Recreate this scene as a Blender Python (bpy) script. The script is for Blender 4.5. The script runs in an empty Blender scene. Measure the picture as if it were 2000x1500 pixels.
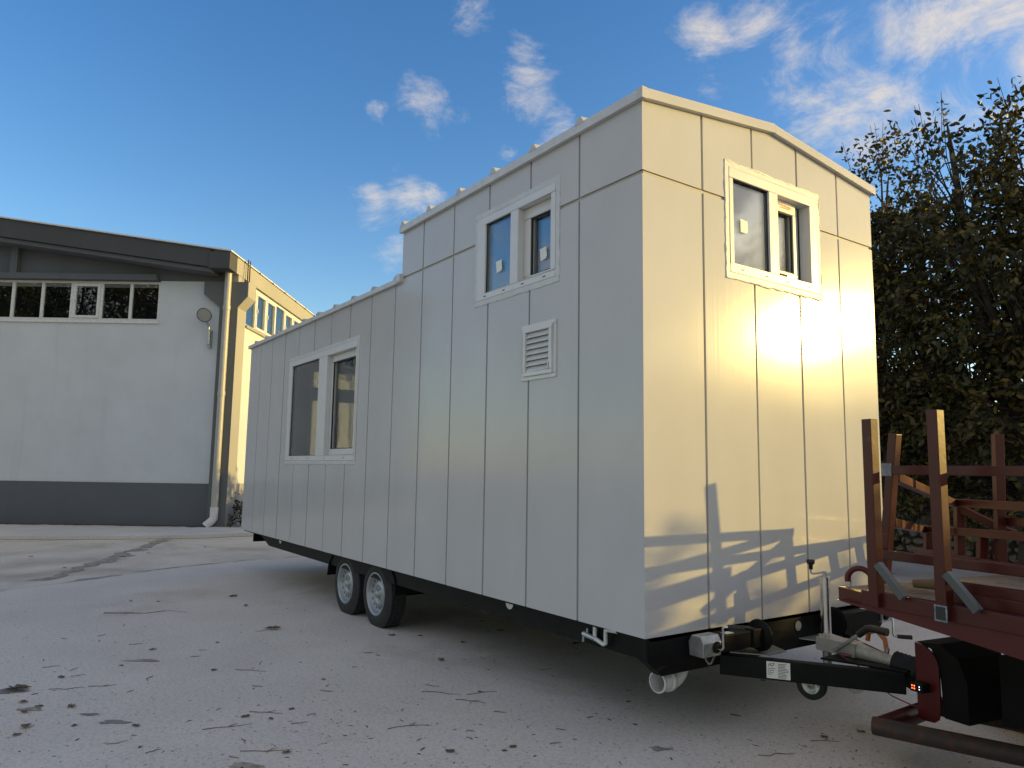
import bpy, math, random
import numpy as np
from mathutils import Vector, Matrix
random.seed(7)
rng = np.random.default_rng(7)
scene = bpy.context.scene
COL = scene.collection
R = math.radians

# ------------------------------------------------------------------ camera
cam_d = bpy.data.cameras.new("camera"); cam = bpy.data.objects.new("camera", cam_d); COL.objects.link(cam)
_fw = Vector((-0.814, 0.569, 0.116)).normalized()
_r = Vector((0.5752, 0.8178, 0.0151)); _r = (_r - _fw * _r.dot(_fw)).normalized(); _u = _r.cross(_fw)
M = Matrix((( _r.x, _u.x, -_fw.x), (_r.y, _u.y, -_fw.y), (_r.z, _u.z, -_fw.z))).to_4x4()
M.translation = Vector((2.768, -2.787, 1.412)); cam.matrix_world = M
cam_d.sensor_width = 36; cam_d.lens = 25.81; cam_d.clip_start = 0.05; cam_d.clip_end = 5000
scene.camera = cam

# ------------------------------------------------------------------ sky and sun
SUN_EL, SUN_AZ = 10.6, 57.6          # azimuth measured from +X towards +Y
sd = Vector((math.cos(R(SUN_EL)) * math.cos(R(SUN_AZ)), math.cos(R(SUN_EL)) * math.sin(R(SUN_AZ)), math.sin(R(SUN_EL))))
sun_l = bpy.data.lights.new("sun", 'SUN'); sun_l.energy = 2.0; sun_l.angle = R(0.55); sun_l.color = (1.0, 0.70, 0.19); sun_l.energy = 2.55
sun = bpy.data.objects.new("sun", sun_l); COL.objects.link(sun); sun.rotation_euler = sd.to_track_quat('Z', 'Y').to_euler()

world = bpy.data.worlds.new("World"); scene.world = world; world.use_nodes = True
nt = world.node_tree; nt.nodes.clear()
def wn(t, **k):
    n = nt.nodes.new(t)
    for a, b in k.items(): setattr(n, a, b)
    return n
L = nt.links.new
out = wn('ShaderNodeOutputWorld'); bg = wn('ShaderNodeBackground'); bg.inputs['Strength'].default_value = 0.14
sky = wn('ShaderNodeTexSky', sky_type='NISHITA', sun_disc=False, sun_elevation=R(SUN_EL), sun_rotation=R(90 - SUN_AZ))
sky.air_density = 1.0; sky.dust_density = 0.6; sky.ozone_density = 1.3
tc = wn('ShaderNodeTexCoord')
def wmath(op, a, b=None, c=None):
    n = wn('ShaderNodeMath', operation=op)
    for i, v in enumerate((a, b, c)):
        if v is None: continue
        if isinstance(v, (int, float)): n.inputs[i].default_value = v
        else: L(v, n.inputs[i])
    return n.outputs[0]
# clouds: broken cumulus, thicker in a few directions
CLOUDS = [((-0.394, 0.818, 0.419), 0.075, 0.6), ((-0.405, 0.75, 0.53), 0.10, 0.60), ((-0.30, 0.76, 0.58), 0.13, 0.75), ((-0.25, 0.80, 0.50), 0.12, 0.75),
          ((-0.43, 0.82, 0.36), 0.07, 0.5), ((-0.43, 0.66, 0.62), 0.08, 0.5), ((-0.36, 0.84, 0.33), 0.10, 0.45)]
SMALL = []
sep = wn('ShaderNodeSeparateXYZ'); L(tc.outputs['Generated'], sep.inputs[0])
n1 = wn('ShaderNodeTexNoise'); n1.inputs['Scale'].default_value = 7.5; n1.inputs['Detail'].default_value = 9; n1.inputs['Roughness'].default_value = 0.68; n1.inputs['Distortion'].default_value = 0.45
mp = wn('ShaderNodeMapping'); mp.inputs['Scale'].default_value = (1, 1, 1.7); mp.inputs['Location'].default_value = (0.37, 0.11, 0.53)
L(tc.outputs['Generated'], mp.inputs[0]); L(mp.outputs[0], n1.inputs['Vector'])
n2 = wn('ShaderNodeTexNoise'); n2.inputs['Scale'].default_value = 2.1; n2.inputs['Detail'].default_value = 2
L(mp.outputs[0], n2.inputs['Vector'])
def dirpix(x, y):      # direction of a cloud, from the camera's bearing
    d = _fw + _r * ((x - 1000) / 1434) - _u * ((y - 750) / 1434); return d.normalized()
blobs = None
for (x, y, rad, w) in [(1480, 15, .05, .26), (1620, 10, .05, .26), (1560, 90, .05, .26), (1650, 95, .05, .28), (1800, 85, .08, .34), (1930, 60, .08, .34), (2080, 80, .12, .34), (1860, 190, .05, .30), (1720, 205, .08, .34), (1600, 235, .06, .30), (1790, 270, .08, .34), (1680, 290, .07, .32), (1940, 190, .06, .22), (2150, 250, .14, .30), (1380, 60, .04, .25),
                       (835, 180, .055, .31), (850, 125, .02, .22), (725, 215, .03, .25), (1035, 185, .05, .31), (1090, 240, .04, .27), (800, 365, .05, .27), (730, 390, .035, .28), (850, 372, .035, .28),
                       (770, 500, .035, .24), (990, 300, .02, .22), (1385, 165, .03, .22), (300, 40, .07, .10), (905, 10, .04, .2), (1050, 290, .03, .18)]:
    d = dirpix(x, y)
    dn = wn('ShaderNodeVectorMath', operation='DISTANCE'); L(tc.outputs['Generated'], dn.inputs[0]); dn.inputs[1].default_value = d
    q = wmath('DIVIDE', dn.outputs['Value'], rad); q = wmath('MULTIPLY', q, q); q = wmath('MULTIPLY', q, -1.0); q = wmath('EXPONENT', q); q = wmath('MULTIPLY', q, w * (1.12 if x < 1250 else .88))
    blobs = q if blobs is None else wmath('MAXIMUM', blobs, q)
# broken clouds, added out of view for brighter, neutral ambient light; thin in view
dcl = wn('ShaderNodeVectorMath', operation='DISTANCE'); L(tc.outputs['Generated'], dcl.inputs[0]); dcl.inputs[1].default_value = dirpix(800, 350)
cov = wn('ShaderNodeMapRange', interpolation_type='SMOOTHSTEP'); cov.inputs['From Min'].default_value = 0.55; cov.inputs['From Max'].default_value = 1.2; cov.inputs['To Min'].default_value = -0.05; cov.inputs['To Max'].default_value = 0.34; L(dcl.outputs['Value'], cov.inputs['Value'])
low = wmath('ADD', wmath('MULTIPLY', wmath('SUBTRACT', n2.outputs['Fac'], 0.5), 0.5), cov.outputs[0])
den = wmath('ADD', wmath('ADD', n1.outputs['Fac'], blobs), low)
rmp = wn('ShaderNodeMapRange', interpolation_type='SMOOTHSTEP'); rmp.inputs['From Min'].default_value = 0.64; rmp.inputs['From Max'].default_value = 0.98
L(den, rmp.inputs['Value'])
up = wn('ShaderNodeMapRange'); up.inputs['From Min'].default_value = 0.02; up.inputs['From Max'].default_value = 0.2; L(sep.outputs['Z'], up.inputs['Value'])
cmask = wmath('MULTIPLY', wmath('MULTIPLY', rmp.outputs[0], up.outputs[0]), 0.88)
ccol = wn('ShaderNodeRGB'); ccol.outputs[0].default_value = (3.3, 2.95, 2.55, 1)
hsv = wn('ShaderNodeHueSaturation'); hsv.inputs['Hue'].default_value = 0.513; hsv.inputs['Saturation'].default_value = 1.42; hsv.inputs['Value'].default_value = 1.0; L(sky.outputs[0], hsv.inputs['Color'])
mix = wn('ShaderNodeMixRGB'); L(cmask, mix.inputs[0]); L(hsv.outputs[0], mix.inputs[1]); L(ccol.outputs[0], mix.inputs[2])
L(mix.outputs[0], bg.inputs['Color']); L(bg.outputs[0], out.inputs['Surface'])
scene.view_settings.view_transform = 'Standard'; scene.view_settings.look = 'None'
scene.view_settings.exposure = 0.9; scene.view_settings.gamma = 1.0
scene.render.engine = 'CYCLES'
scene.cycles.max_bounces = 8; scene.cycles.transparent_max_bounces = 16

# ------------------------------------------------------------------ materials
def material(name):
    m = bpy.data.materials.new(name); m.use_nodes = True
    t = m.node_tree; b = t.nodes['Principled BSDF']; return m, t, b
def noise(t, scale, detail=4, rough=0.55, coord='Object', vscale=None, dist=0.0):
    c = t.nodes.new('ShaderNodeTexCoord'); n = t.nodes.new('ShaderNodeTexNoise')
    n.inputs['Scale'].default_value = scale; n.inputs['Detail'].default_value = detail; n.inputs['Roughness'].default_value = rough; n.inputs['Distortion'].default_value = dist
    if vscale:
        m = t.nodes.new('ShaderNodeMapping'); m.inputs['Scale'].default_value = vscale
        t.links.new(c.outputs[coord], m.inputs[0]); t.links.new(m.outputs[0], n.inputs['Vector'])
    else: t.links.new(c.outputs[coord], n.inputs['Vector'])
    return n.outputs['Fac']
def ramp(t, fac, stops):
    r = t.nodes.new('ShaderNodeValToRGB'); e = r.color_ramp.elements
    while len(e) < len(stops): e.new(0.5)
    for el, (p, c) in zip(e, stops):
        el.position = p; el.color = (*c, 1) if len(c) == 3 else c
    t.links.new(fac, r.inputs[0]); return r.outputs[0]
def mixc(t, fac, a, b, mode='MIX'):
    n = t.nodes.new('ShaderNodeMixRGB'); n.blend_type = mode
    for i, v in enumerate((fac, a, b)):
        if isinstance(v, (int, float)): n.inputs[i].default_value = v
        elif isinstance(v, tuple): n.inputs[i].default_value = (*v, 1)
        else: t.links.new(v, n.inputs[i])
    return n.outputs[0]
def bump(t, b, h, strength, dist=0.01):
    n = t.nodes.new('ShaderNodeBump'); n.inputs['Strength'].default_value = strength; n.inputs['Distance'].default_value = dist
    t.links.new(h, n.inputs['Height']); t.links.new(n.outputs[0], b.inputs['Normal'])
def simple(name, col, rough=0.5, metal=0.0, var=0.12, vscale=6.0, bmp=0.0, spec=0.5, bscale=60):
    m, t, b = material(name)
    d = tuple(max(0, c * (1 - var)) for c in col); u = tuple(min(1, c * (1 + var)) for c in col)
    t.links.new(ramp(t, noise(t, vscale, 5), [(0.3, d), (0.7, u)]), b.inputs['Base Color'])
    b.inputs['Roughness'].default_value = rough; b.inputs['Metallic'].default_value = metal; b.inputs['Specular IOR Level'].default_value = spec
    if bmp: bump(t, b, noise(t, bscale, 4), bmp, 0.004)
    return m
def worn(name, col, dirt, rough, amount=0.62, scale=9, spec=0.4, bmp=0.15):
    m, t, b = material(name)
    base = ramp(t, noise(t, 4, 5), [(0.3, tuple(c * 0.8 for c in col)), (0.7, tuple(min(1, c * 1.15) for c in col))])
    f = ramp(t, noise(t, scale, 8, 0.65), [(amount, (0, 0, 0)), (amount + 0.08, (1, 1, 1))])
    t.links.new(mixc(t, f, base, dirt), b.inputs['Base Color'])
    b.inputs['Roughness'].default_value = rough; b.inputs['Specular IOR Level'].default_value = spec
    bump(t, b, noise(t, 45, 5), bmp, 0.003); return m
MAT = {}
# trailer cladding: white lacquered sheet, faintly drawn vertical grain
m, t, b = material("white_cladding")
g = noise(t, 1.0, 3, 0.5, vscale=(38, 38, 0.5)); g2 = noise(t, 1.3, 3)
smudge = ramp(t, noise(t, 2.3, 7, 0.6, vscale=(1, 1, 0.6)), [(0.35, (0.50, 0.495, 0.50)), (0.65, (0.53, 0.525, 0.53))])
t.links.new(smudge, b.inputs['Base Color'])
t.links.new(ramp(t, g2, [(0.3, (0.125,) * 3), (0.7, (0.145,) * 3)]), b.inputs['Roughness'])
b.inputs['Specular IOR Level'].default_value = 0.22
h = mixc(t, 0.45, g, g2); bump(t, b, h, 0.022, 0.02); MAT['clad'] = m
MAT['backing'] = simple("joint_backing", (0.40, 0.385, 0.32), 0.6, var=.06)
MAT['lining'] = simple("interior_lining", (0.52, 0.54, 0.52), 0.6, var=.05)
MAT['pvc'] = simple("white_pvc", (0.64, 0.635, 0.63), 0.32, var=.04)
MAT['trim'] = simple("window_trim", (0.57, 0.57, 0.575), 0.38, var=.08, vscale=14)
MAT['seal'] = simple("sealant", (0.62, 0.62, 0.58), 0.35, var=.1, vscale=30, bmp=.4)
MAT['gasket'] = simple("rubber_gasket", (0.02, 0.02, 0.02), 0.6)
MAT['black'] = simple("black_paint", (0.008, 0.0085, 0.009), 0.52, var=.3, bmp=.08, spec=.14)
MAT['under'] = simple("underbody_black", (0.004, 0.004, 0.004), 0.75, var=.4, spec=.2)
MAT['rubber'] = simple("tyre_rubber", (0.022, 0.022, 0.023), 0.78, var=.3, vscale=20, bmp=.2)
MAT['rim'] = simple("silver_rim", (0.36, 0.375, 0.40), 0.42, metal=0.5, var=.08)
MAT['galv'] = simple("galvanised", (0.46, 0.48, 0.48), 0.38, metal=0.75, var=.2, vscale=25, bmp=.1)
MAT['chrome'] = simple("zinc_tube", (0.72, 0.71, 0.68), 0.2, metal=1.0, var=.08)
MAT['cast'] = simple("cast_coupling", (0.40, 0.385, 0.36), 0.5, metal=0.35, var=.2, vscale=18, bmp=.3)
MAT['grip'] = simple("black_grip", (0.014, 0.014, 0.015), 0.5)
MAT['hose'] = simple("orange_hose", (0.42, 0.13, 0.03), 0.45)
MAT['cord'] = simple("red_cord", (0.16, 0.03, 0.03), 0.6)
MAT['paper'] = simple("paper", (0.78, 0.78, 0.74), 0.6, var=.03)
MAT['ink'] = simple("ink", (0.03, 0.03, 0.035), 0.6)
MAT['redink'] = simple("red_ink", (0.5, 0.13, 0.08), 0.6)
MAT['rackpaint'] = worn("red_oxide_tube", (0.07, 0.012, 0.009), (0.12, 0.05, 0.035), 0.38, 0.66, 9, 0.32)
MAT['redpaint'] = worn("red_truck_paint", (0.08, 0.005, 0.007), (0.05, 0.025, 0.02), 0.38, 0.64, 7)
MAT['angle'] = worn("bare_angle", (0.09, 0.095, 0.095), (0.12, 0.06, 0.035), 0.45, 0.62)
MAT['rust'] = worn("rusty_pipe", (0.035, 0.026, 0.022), (0.075, 0.03, 0.018), 0.6, 0.5)
MAT['tread'] = worn("dusty_deck_plate", (0.19, 0.145, 0.105), (0.08, 0.05, 0.04), 0.75, 0.55, 14)
MAT['timber'] = worn("old_timber", (0.22, 0.14, 0.08), (0.05, 0.032, 0.02), 0.85, 0.52, 8)
MAT['primer'] = simple("weld_primer", (0.17, 0.19, 0.22), 0.5, var=.6, vscale=60)
# glass: thin double pane
def glass(name, tint, boost):
    m = bpy.data.materials.new(name); m.use_nodes = True; t = m.node_tree; t.nodes.clear()
    o = t.nodes.new('ShaderNodeOutputMaterial'); mx = t.nodes.new('ShaderNodeMixShader'); tr = t.nodes.new('ShaderNodeBsdfTransparent'); gl = t.nodes.new('ShaderNodeBsdfGlossy')
    tr.inputs[0].default_value = (*tint, 1); gl.inputs['Roughness'].default_value = 0.012; gl.inputs[0].default_value = (0.95, 0.97, 1, 1)
    fr = t.nodes.new('ShaderNodeFresnel'); fr.inputs['IOR'].default_value = 1.52
    ma = t.nodes.new('ShaderNodeMath'); ma.operation = 'MULTIPLY_ADD'; ma.use_clamp = True; ma.inputs[1].default_value = boost; ma.inputs[2].default_value = 0.03
    c = t.nodes.new('ShaderNodeTexCoord'); n = t.nodes.new('ShaderNodeTexNoise'); n.inputs['Scale'].default_value = 2.2; n.inputs['Detail'].default_value = 1
    bp = t.nodes.new('ShaderNodeBump'); bp.inputs['Strength'].default_value = 0.03; bp.inputs['Distance'].default_value = 0.02
    t.links.new(c.outputs['Object'], n.inputs['Vector']); t.links.new(n.outputs['Fac'], bp.inputs['Height']); t.links.new(bp.outputs[0], gl.inputs['Normal'])
    t.links.new(fr.outputs[0], ma.inputs[0]); t.links.new(ma.outputs[0], mx.inputs[0]); t.links.new(tr.outputs[0], mx.inputs[1]); t.links.new(gl.outputs[0], mx.inputs[2]); t.links.new(mx.outputs[0], o.inputs[0])
    return m
MAT['glass'] = glass("window_glass", (0.96, 0.975, 0.97), 0.9)
MAT['hallglass'] = glass("hall_glass", (0.7, 0.75, 0.78), 0.9)
# concrete
def concrete(name, c0, c1, stain, stain_at, spk, sc=1.0):
    m, t, b = material(name)
    base = ramp(t, noise(t, 0.9 * sc, 8, 0.6, dist=.3), [(0.3, c0), (0.7, c1)])
    st = ramp(t, noise(t, 0.42 * sc, 9, 0.68, dist=.6), [(stain_at, (0, 0, 0)), (stain_at + .16, (1, 1, 1))])
    x = mixc(t, mixc(t, 0.6, (0, 0, 0), st), base, stain)
    fine = ramp(t, noise(t, 42, 4, 0.7), [(0.33, (0.82,) * 3), (0.55, (1.02,) * 3)])
    x = mixc(t, 1.0, x, fine, 'MULTIPLY')
    fleck = ramp(t, noise(t, 95, 2, 0.5), [(spk, (0, 0, 0)), (spk + .035, (1, 1, 1))])
    x = mixc(t, mixc(t, 0.55, (0, 0, 0), fleck), x, (0.10, 0.09, 0.075))
    t.links.new(x, b.inputs['Base Color']); b.inputs['Roughness'].default_value = 0.85; b.inputs['Specular IOR Level'].default_value = 0.25
    bump(t, b, mixc(t, 0.5, noise(t, 60, 5, .65), noise(t, 6, 6, .6)), 0.35, 0.012); return m
MAT['slab'] = concrete("pale_concrete", (0.62, 0.565, 0.49), (0.72, 0.66, 0.575), (0.45, 0.385, 0.30), 0.53, 0.66)
MAT['oldslab'] = concrete("old_concrete", (0.60, 0.53, 0.43), (0.72, 0.64, 0.53), (0.36, 0.295, 0.22), 0.48, 0.63, 1.4)
MAT['pave'] = concrete("pavement_concrete", (0.54, 0.52, 0.48), (0.64, 0.62, 0.57), (0.34, 0.31, 0.25), 0.62, 0.66)
MAT['soil'] = worn("dirt", (0.085, 0.065, 0.048), (0.16, 0.13, 0.10), 0.95, 0.55, 20, bmp=.8)
MAT['grime'] = worn("grime", (0.29, 0.245, 0.19), (0.40, 0.35, 0.285), 0.95, 0.48, 12)
MAT['stain'] = worn("oil_stain", (0.25, 0.23, 0.205), (0.33, 0.30, 0.265), 0.85, 0.55, 20)
def wallpaint(name, col, dirt):
    m, t, b = material(name)
    base = ramp(t, noise(t, 1.2, 8, 0.62), [(0.3, tuple(c * 0.93 for c in col)), (0.7, tuple(min(1, c * 1.04) for c in col))])
    streak = ramp(t, noise(t, 1.0, 6, 0.6, vscale=(3.5, 3.5, 0.25)), [(0.58, (0, 0, 0)), (0.8, (1, 1, 1))])
    t.links.new(mixc(t, mixc(t, 0.35, (0, 0, 0), streak), base, dirt), b.inputs['Base Color'])
    b.inputs['Roughness'].default_value = 0.8; b.inputs['Specular IOR Level'].default_value = .25; bump(t, b, noise(t, 30, 6, .6), 0.18, 0.006); return m
MAT['hallwall'] = wallpaint("hall_render", (0.60, 0.625, 0.65), (0.44, 0.45, 0.45))
MAT['hallgrey'] = wallpaint("hall_grey_paint", (0.125, 0.135, 0.15), (0.09, 0.095, 0.10))
MAT['halltrim'] = wallpaint("hall_dark_trim", (0.075, 0.08, 0.085), (0.055, 0.058, 0.06))
MAT['hallconc'] = wallpaint("hall_precast", (0.36, 0.355, 0.335), (0.24, 0.23, 0.21))
MAT['colgrey'] = wallpaint("hall_column", (0.15, 0.155, 0.155), (0.10, 0.10, 0.10))
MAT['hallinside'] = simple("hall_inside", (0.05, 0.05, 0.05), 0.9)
MAT['hallframe'] = simple("hall_window_frame", (0.68, 0.68, 0.66), 0.45, var=.1, vscale=20)
MAT['downpipe'] = simple("downpipe_grey", (0.40, 0.40, 0.38), 0.4, var=.08)
# leaves
def leafmat(name, c0, c1, c2):
    m = bpy.data.materials.new(name); m.use_nodes = True; t = m.node_tree; b = t.nodes['Principled BSDF']
    gn = t.nodes.new('ShaderNodeNewGeometry')
    c = ramp(t, gn.outputs['Random Per Island'], [(0.0, c0), (0.6, c1), (0.97, c2)])
    t.links.new(c, b.inputs['Base Color']); b.inputs['Roughness'].default_value = 0.45; b.inputs['Specular IOR Level'].default_value = .35
    tl = t.nodes.new('ShaderNodeBsdfTranslucent'); t.links.new(c, tl.inputs[0])
    mx = t.nodes.new('ShaderNodeMixShader'); mx.inputs[0].default_value = 0.22
    t.links.new(b.outputs[0], mx.inputs[1]); t.links.new(tl.outputs[0], mx.inputs[2]); t.links.new(mx.outputs[0], t.nodes['Material Output'].inputs[0]); return m
MAT['leaf'] = leafmat("tree_leaf", (0.022, 0.025, 0.008), (0.050, 0.050, 0.015), (0.16, 0.115, 0.025))
MAT['leaf2'] = leafmat("shrub_leaf", (0.014, 0.018, 0.007), (0.026, 0.030, 0.011), (0.07, 0.055, 0.016))
MAT['bark'] = worn("bark", (0.06, 0.048, 0.038), (0.03, 0.024, 0.02), 0.9, 0.5, 25, bmp=.7)
MAT['dryleaf'] = leafmat("dry_leaf", (0.09, 0.06, 0.04), (0.15, 0.10, 0.06), (0.24, 0.16, 0.10))
MAT['twigwood'] = simple('twig_wood', (0.16, 0.125, 0.095), .9, var=.4, vscale=8)
MAT['board'] = worn("weathered_board", (0.17, 0.165, 0.155), (0.10, 0.095, 0.085), 0.85, 0.55, 10)
MAT['stone'] = worn("rubble_stone", (0.20, 0.17, 0.13), (0.09, 0.08, 0.065), 0.9, 0.55, 10, bmp=.6)
MAT['mortar'] = worn("mortar", (0.07, 0.062, 0.05), (0.045, 0.04, 0.033), 0.95, 0.5, 20)
def emit(name, col, s):
    m, t, b = material(name); b.inputs['Base Color'].default_value = (*col, 1); b.inputs['Emission Color'].default_value = (*col, 1); b.inputs['Emission Strength'].default_value = s; return m
MAT['ledred'] = emit("led_red", (1.0, 0.10, 0.02), 4.0)
MAT['ledwhite'] = emit("led_white", (0.7, 0.9, 1.0), 1.4)

# ------------------------------------------------------------------ mesh helpers
class Fr:       # a local frame: u right, v up, n out of the face
    def __init__(s, o, u, v, n): s.o, s.u, s.v, s.n = Vector(o), Vector(u), Vector(v), Vector(n)
    def p(s, a, b, c): return s.o + s.u * a + s.v * b + s.n * c
W0 = Fr((0, 0, 0), (1, 0, 0), (0, 1, 0), (0, 0, 1))
class MB:
    def __init__(s): s.v, s.f, s.sm = [], [], []
    def add(s, vs, fs, smooth=False):
        k = len(s.v); s.v += [tuple(x) for x in vs]; s.f += [tuple(i + k for i in f) for f in fs]; s.sm += [smooth] * len(fs); return s
    def box(s, a0, a1, b0, b1, c0, c1, fr=W0):
        vs = [fr.p(a, b, c) for c in (c0, c1) for b in (b0, b1) for a in (a0, a1)]
        return s.add(vs, [(0, 2, 3, 1), (4, 5, 7, 6), (0, 1, 5, 4), (2, 6, 7, 3), (0, 4, 6, 2), (1, 3, 7, 5)])
    def prism(s, poly, c0, c1, fr=W0):
        n = len(poly); vs = [fr.p(a, b, c0) for a, b in poly] + [fr.p(a, b, c1) for a, b in poly]
        return s.add(vs, [tuple(range(n))[::-1], tuple(range(n, 2 * n))] + [(i, (i + 1) % n, n + (i + 1) % n, n + i) for i in range(n)])
    def ring(s, a0, a1, b0, b1, w, c0, c1, fr=W0, wb=None):
        wb = wb or w
        s.box(a0, a1, b0, b0 + wb, c0, c1, fr); s.box(a0, a1, b1 - w, b1, c0, c1, fr)
        s.box(a0, a0 + w, b0 + wb, b1 - w, c0, c1, fr); return s.box(a1 - w, a1, b0 + wb, b1 - w, c0, c1, fr)
    def tube(s, pts, r, n=10, cap=True, smooth=True):
        pts = [Vector(p) for p in pts]; m = len(pts); rs = r if isinstance(r, (list, tuple)) else [r] * m
        t0 = (pts[1] - pts[0]).normalized(); a = t0.orthogonal().normalized(); vs = []
        for i, p in enumerate(pts):
            if i == 0: t_ = t0
            elif i == m - 1: t_ = (pts[-1] - pts[-2]).normalized()
            else: t_ = ((pts[i] - pts[i - 1]).normalized() + (pts[i + 1] - pts[i]).normalized()).normalized()
            a = (a - t_ * a.dot(t_)); a = a.normalized() if a.length > 1e-6 else t_.orthogonal().normalized(); b_ = t_.cross(a)
            for j in range(n):
                q = 2 * math.pi * j / n; vs.append(p + (a * math.cos(q) + b_ * math.sin(q)) * rs[i])
        fs = [(i * n + j, i * n + (j + 1) % n, (i + 1) * n + (j + 1) % n, (i + 1) * n + j) for i in range(m - 1) for j in range(n)]
        s.add(vs, fs, smooth)
        if cap: s.add(vs[:n], [tuple(range(n))[::-1]]); s.add(vs[-n:], [tuple(range(n))])
        return s
    def bar(s, p, q, w, h, up=(0, 0, 1)):      # rectangular tube between two points
        p, q = Vector(p), Vector(q); t_ = (q - p).normalized(); a = t_.cross(Vector(up))
        a = a.normalized() if a.length > 1e-4 else Vector((1, 0, 0)); b_ = a.cross(t_).normalized()
        vs = [c + a * (x * w / 2) + b_ * (y * h / 2) for c in (p, q) for x, y in ((-1, -1), (1, -1), (1, 1), (-1, 1))]
        return s.add(vs, [(3, 2, 1, 0), (4, 5, 6, 7), (0, 1, 5, 4), (1, 2, 6, 5), (2, 3, 7, 6), (3, 0, 4, 7)])
    def lathe(s, prof, o, axis, n=40, smooth=True, rfun=None):
        o, ax = Vector(o), Vector(axis).normalized(); a = ax.orthogonal().normalized(); b_ = ax.cross(a); m = len(prof); vs = []
        for j in range(n):
            q = 2 * math.pi * j / n; d = a * math.cos(q) + b_ * math.sin(q)
            for i, (h, r) in enumerate(prof): vs.append(o + ax * h + d * (r if rfun is None else rfun(i, j, r)))
        fs = [(j * m + i, j * m + i + 1, ((j + 1) % n) * m + i + 1, ((j + 1) % n) * m + i) for j in range(n) for i in range(m - 1)]
        return s.add(vs, fs, smooth)
    def build(s, name, mat, parent=None, bevel=0.0, label=None):
        me = bpy.data.meshes.new(name); me.from_pydata(s.v, [], s.f); me.materials.append(MAT[mat] if isinstance(mat, str) else mat)
        me.polygons.foreach_set('use_smooth', s.sm); me.update()
        import bmesh
        bm = bmesh.new(); bm.from_mesh(me); bmesh.ops.recalc_face_normals(bm, faces=bm.faces)
        if bevel:
            bmesh.ops.remove_doubles(bm, verts=bm.verts, dist=1e-6)
            bmesh.ops.bevel(bm, geom=[e for e in bm.edges if len(e.link_faces) == 2 and e.calc_face_angle(0) > 0.6], offset=bevel, segments=2, affect='EDGES', profile=0.6)
        bm.to_mesh(me); bm.free()
        o = bpy.data.objects.new(name, me); COL.objects.link(o)
        if parent: o.parent = parent; o.matrix_parent_inverse = parent.matrix_world.inverted() if False else Matrix.Translation(-parent_world(parent))
        if label: o['label'] = label
        return o
_PW = {}
def parent_world(o): return _PW.get(o.name, Vector((0, 0, 0)))
def tag(o, label=None, cat=None, group=None, kind=None):
    for k, v in (('label', label), ('category', cat), ('group', group), ('kind', kind)):
        if v: o[k] = v
    return o
def empty(name, label, cat, group=None, loc=(0, 0, 0)):
    o = bpy.data.objects.new(name, None); COL.objects.link(o); o.location = loc; o.empty_display_size = .2
    _PW[o.name] = Vector(loc); return tag(o, label, cat, group)
def npmesh(name, v, f, mat, parent=None, smooth=False):      # v (N,3), f (M,k) numpy
    me = bpy.data.meshes.new(name); k = f.shape[1]; me.vertices.add(len(v)); me.vertices.foreach_set('co', v.astype(np.float32).ravel())
    me.loops.add(f.size); me.loops.foreach_set('vertex_index', f.astype(np.int32).ravel()); me.polygons.add(len(f))
    me.polygons.foreach_set('loop_start', np.arange(0, f.size, k, dtype=np.int32)); me.update(calc_edges=True); me.materials.append(MAT[mat])
    o = bpy.data.objects.new(name, me); COL.objects.link(o)
    if parent: o.parent = parent; o.matrix_parent_inverse = Matrix.Translation(-parent_world(parent))
    return o
def place(o, parent):
    o.parent = parent; o.matrix_parent_inverse = Matrix.Translation(-parent_world(parent)); return o
def arc(c, r, a0, a1, u, v, n=8):
    c, u, v = Vector(c), Vector(u), Vector(v); return [c + (u * math.cos(a0 + (a1 - a0) * i / n) + v * math.sin(a0 + (a1 - a0) * i / n)) * r for i in range(n + 1)]

# ------------------------------------------------------------------ ground
g = MB()
g.add([(-220, -220, 0), (220, -220, 0), (220, 220, 0), (-220, 220, 0)], [(0, 1, 2, 3)])
tag(g.build('ground', 'oldslab'), kind='structure')
# the newer pale slab the trailer stands on: a thin pour with an uneven far edge
edge = [(-3.2, -9), (-5.2, -6.0), (-6.2, -4.3), (-7.05, -2.62), (-7.55, -1.7), (-8.06, -0.91), (-8.35, -0.2), (-8.5, 0.4), (-8.62, 1.4), (-8.7, 3), (-8.8, 9.2)]
pts = []
for (x0, y0), (x1, y1) in zip(edge[:-1], edge[1:]):
    n = max(2, int(math.hypot(x1 - x0, y1 - y0) / 0.09))
    for i in range(n):
        q = i / n; pts.append((x0 + (x1 - x0) * q + random.gauss(0, .016), y0 + (y1 - y0) * q + random.gauss(0, .016)))
pts.append(edge[-1])
poly = pts + [(16, 9.2), (16, -9)]
s_ = MB(); s_.prism(poly, 0.002, 0.022)
tag(s_.build('concrete_slab', 'slab'), kind='structure')
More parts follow.
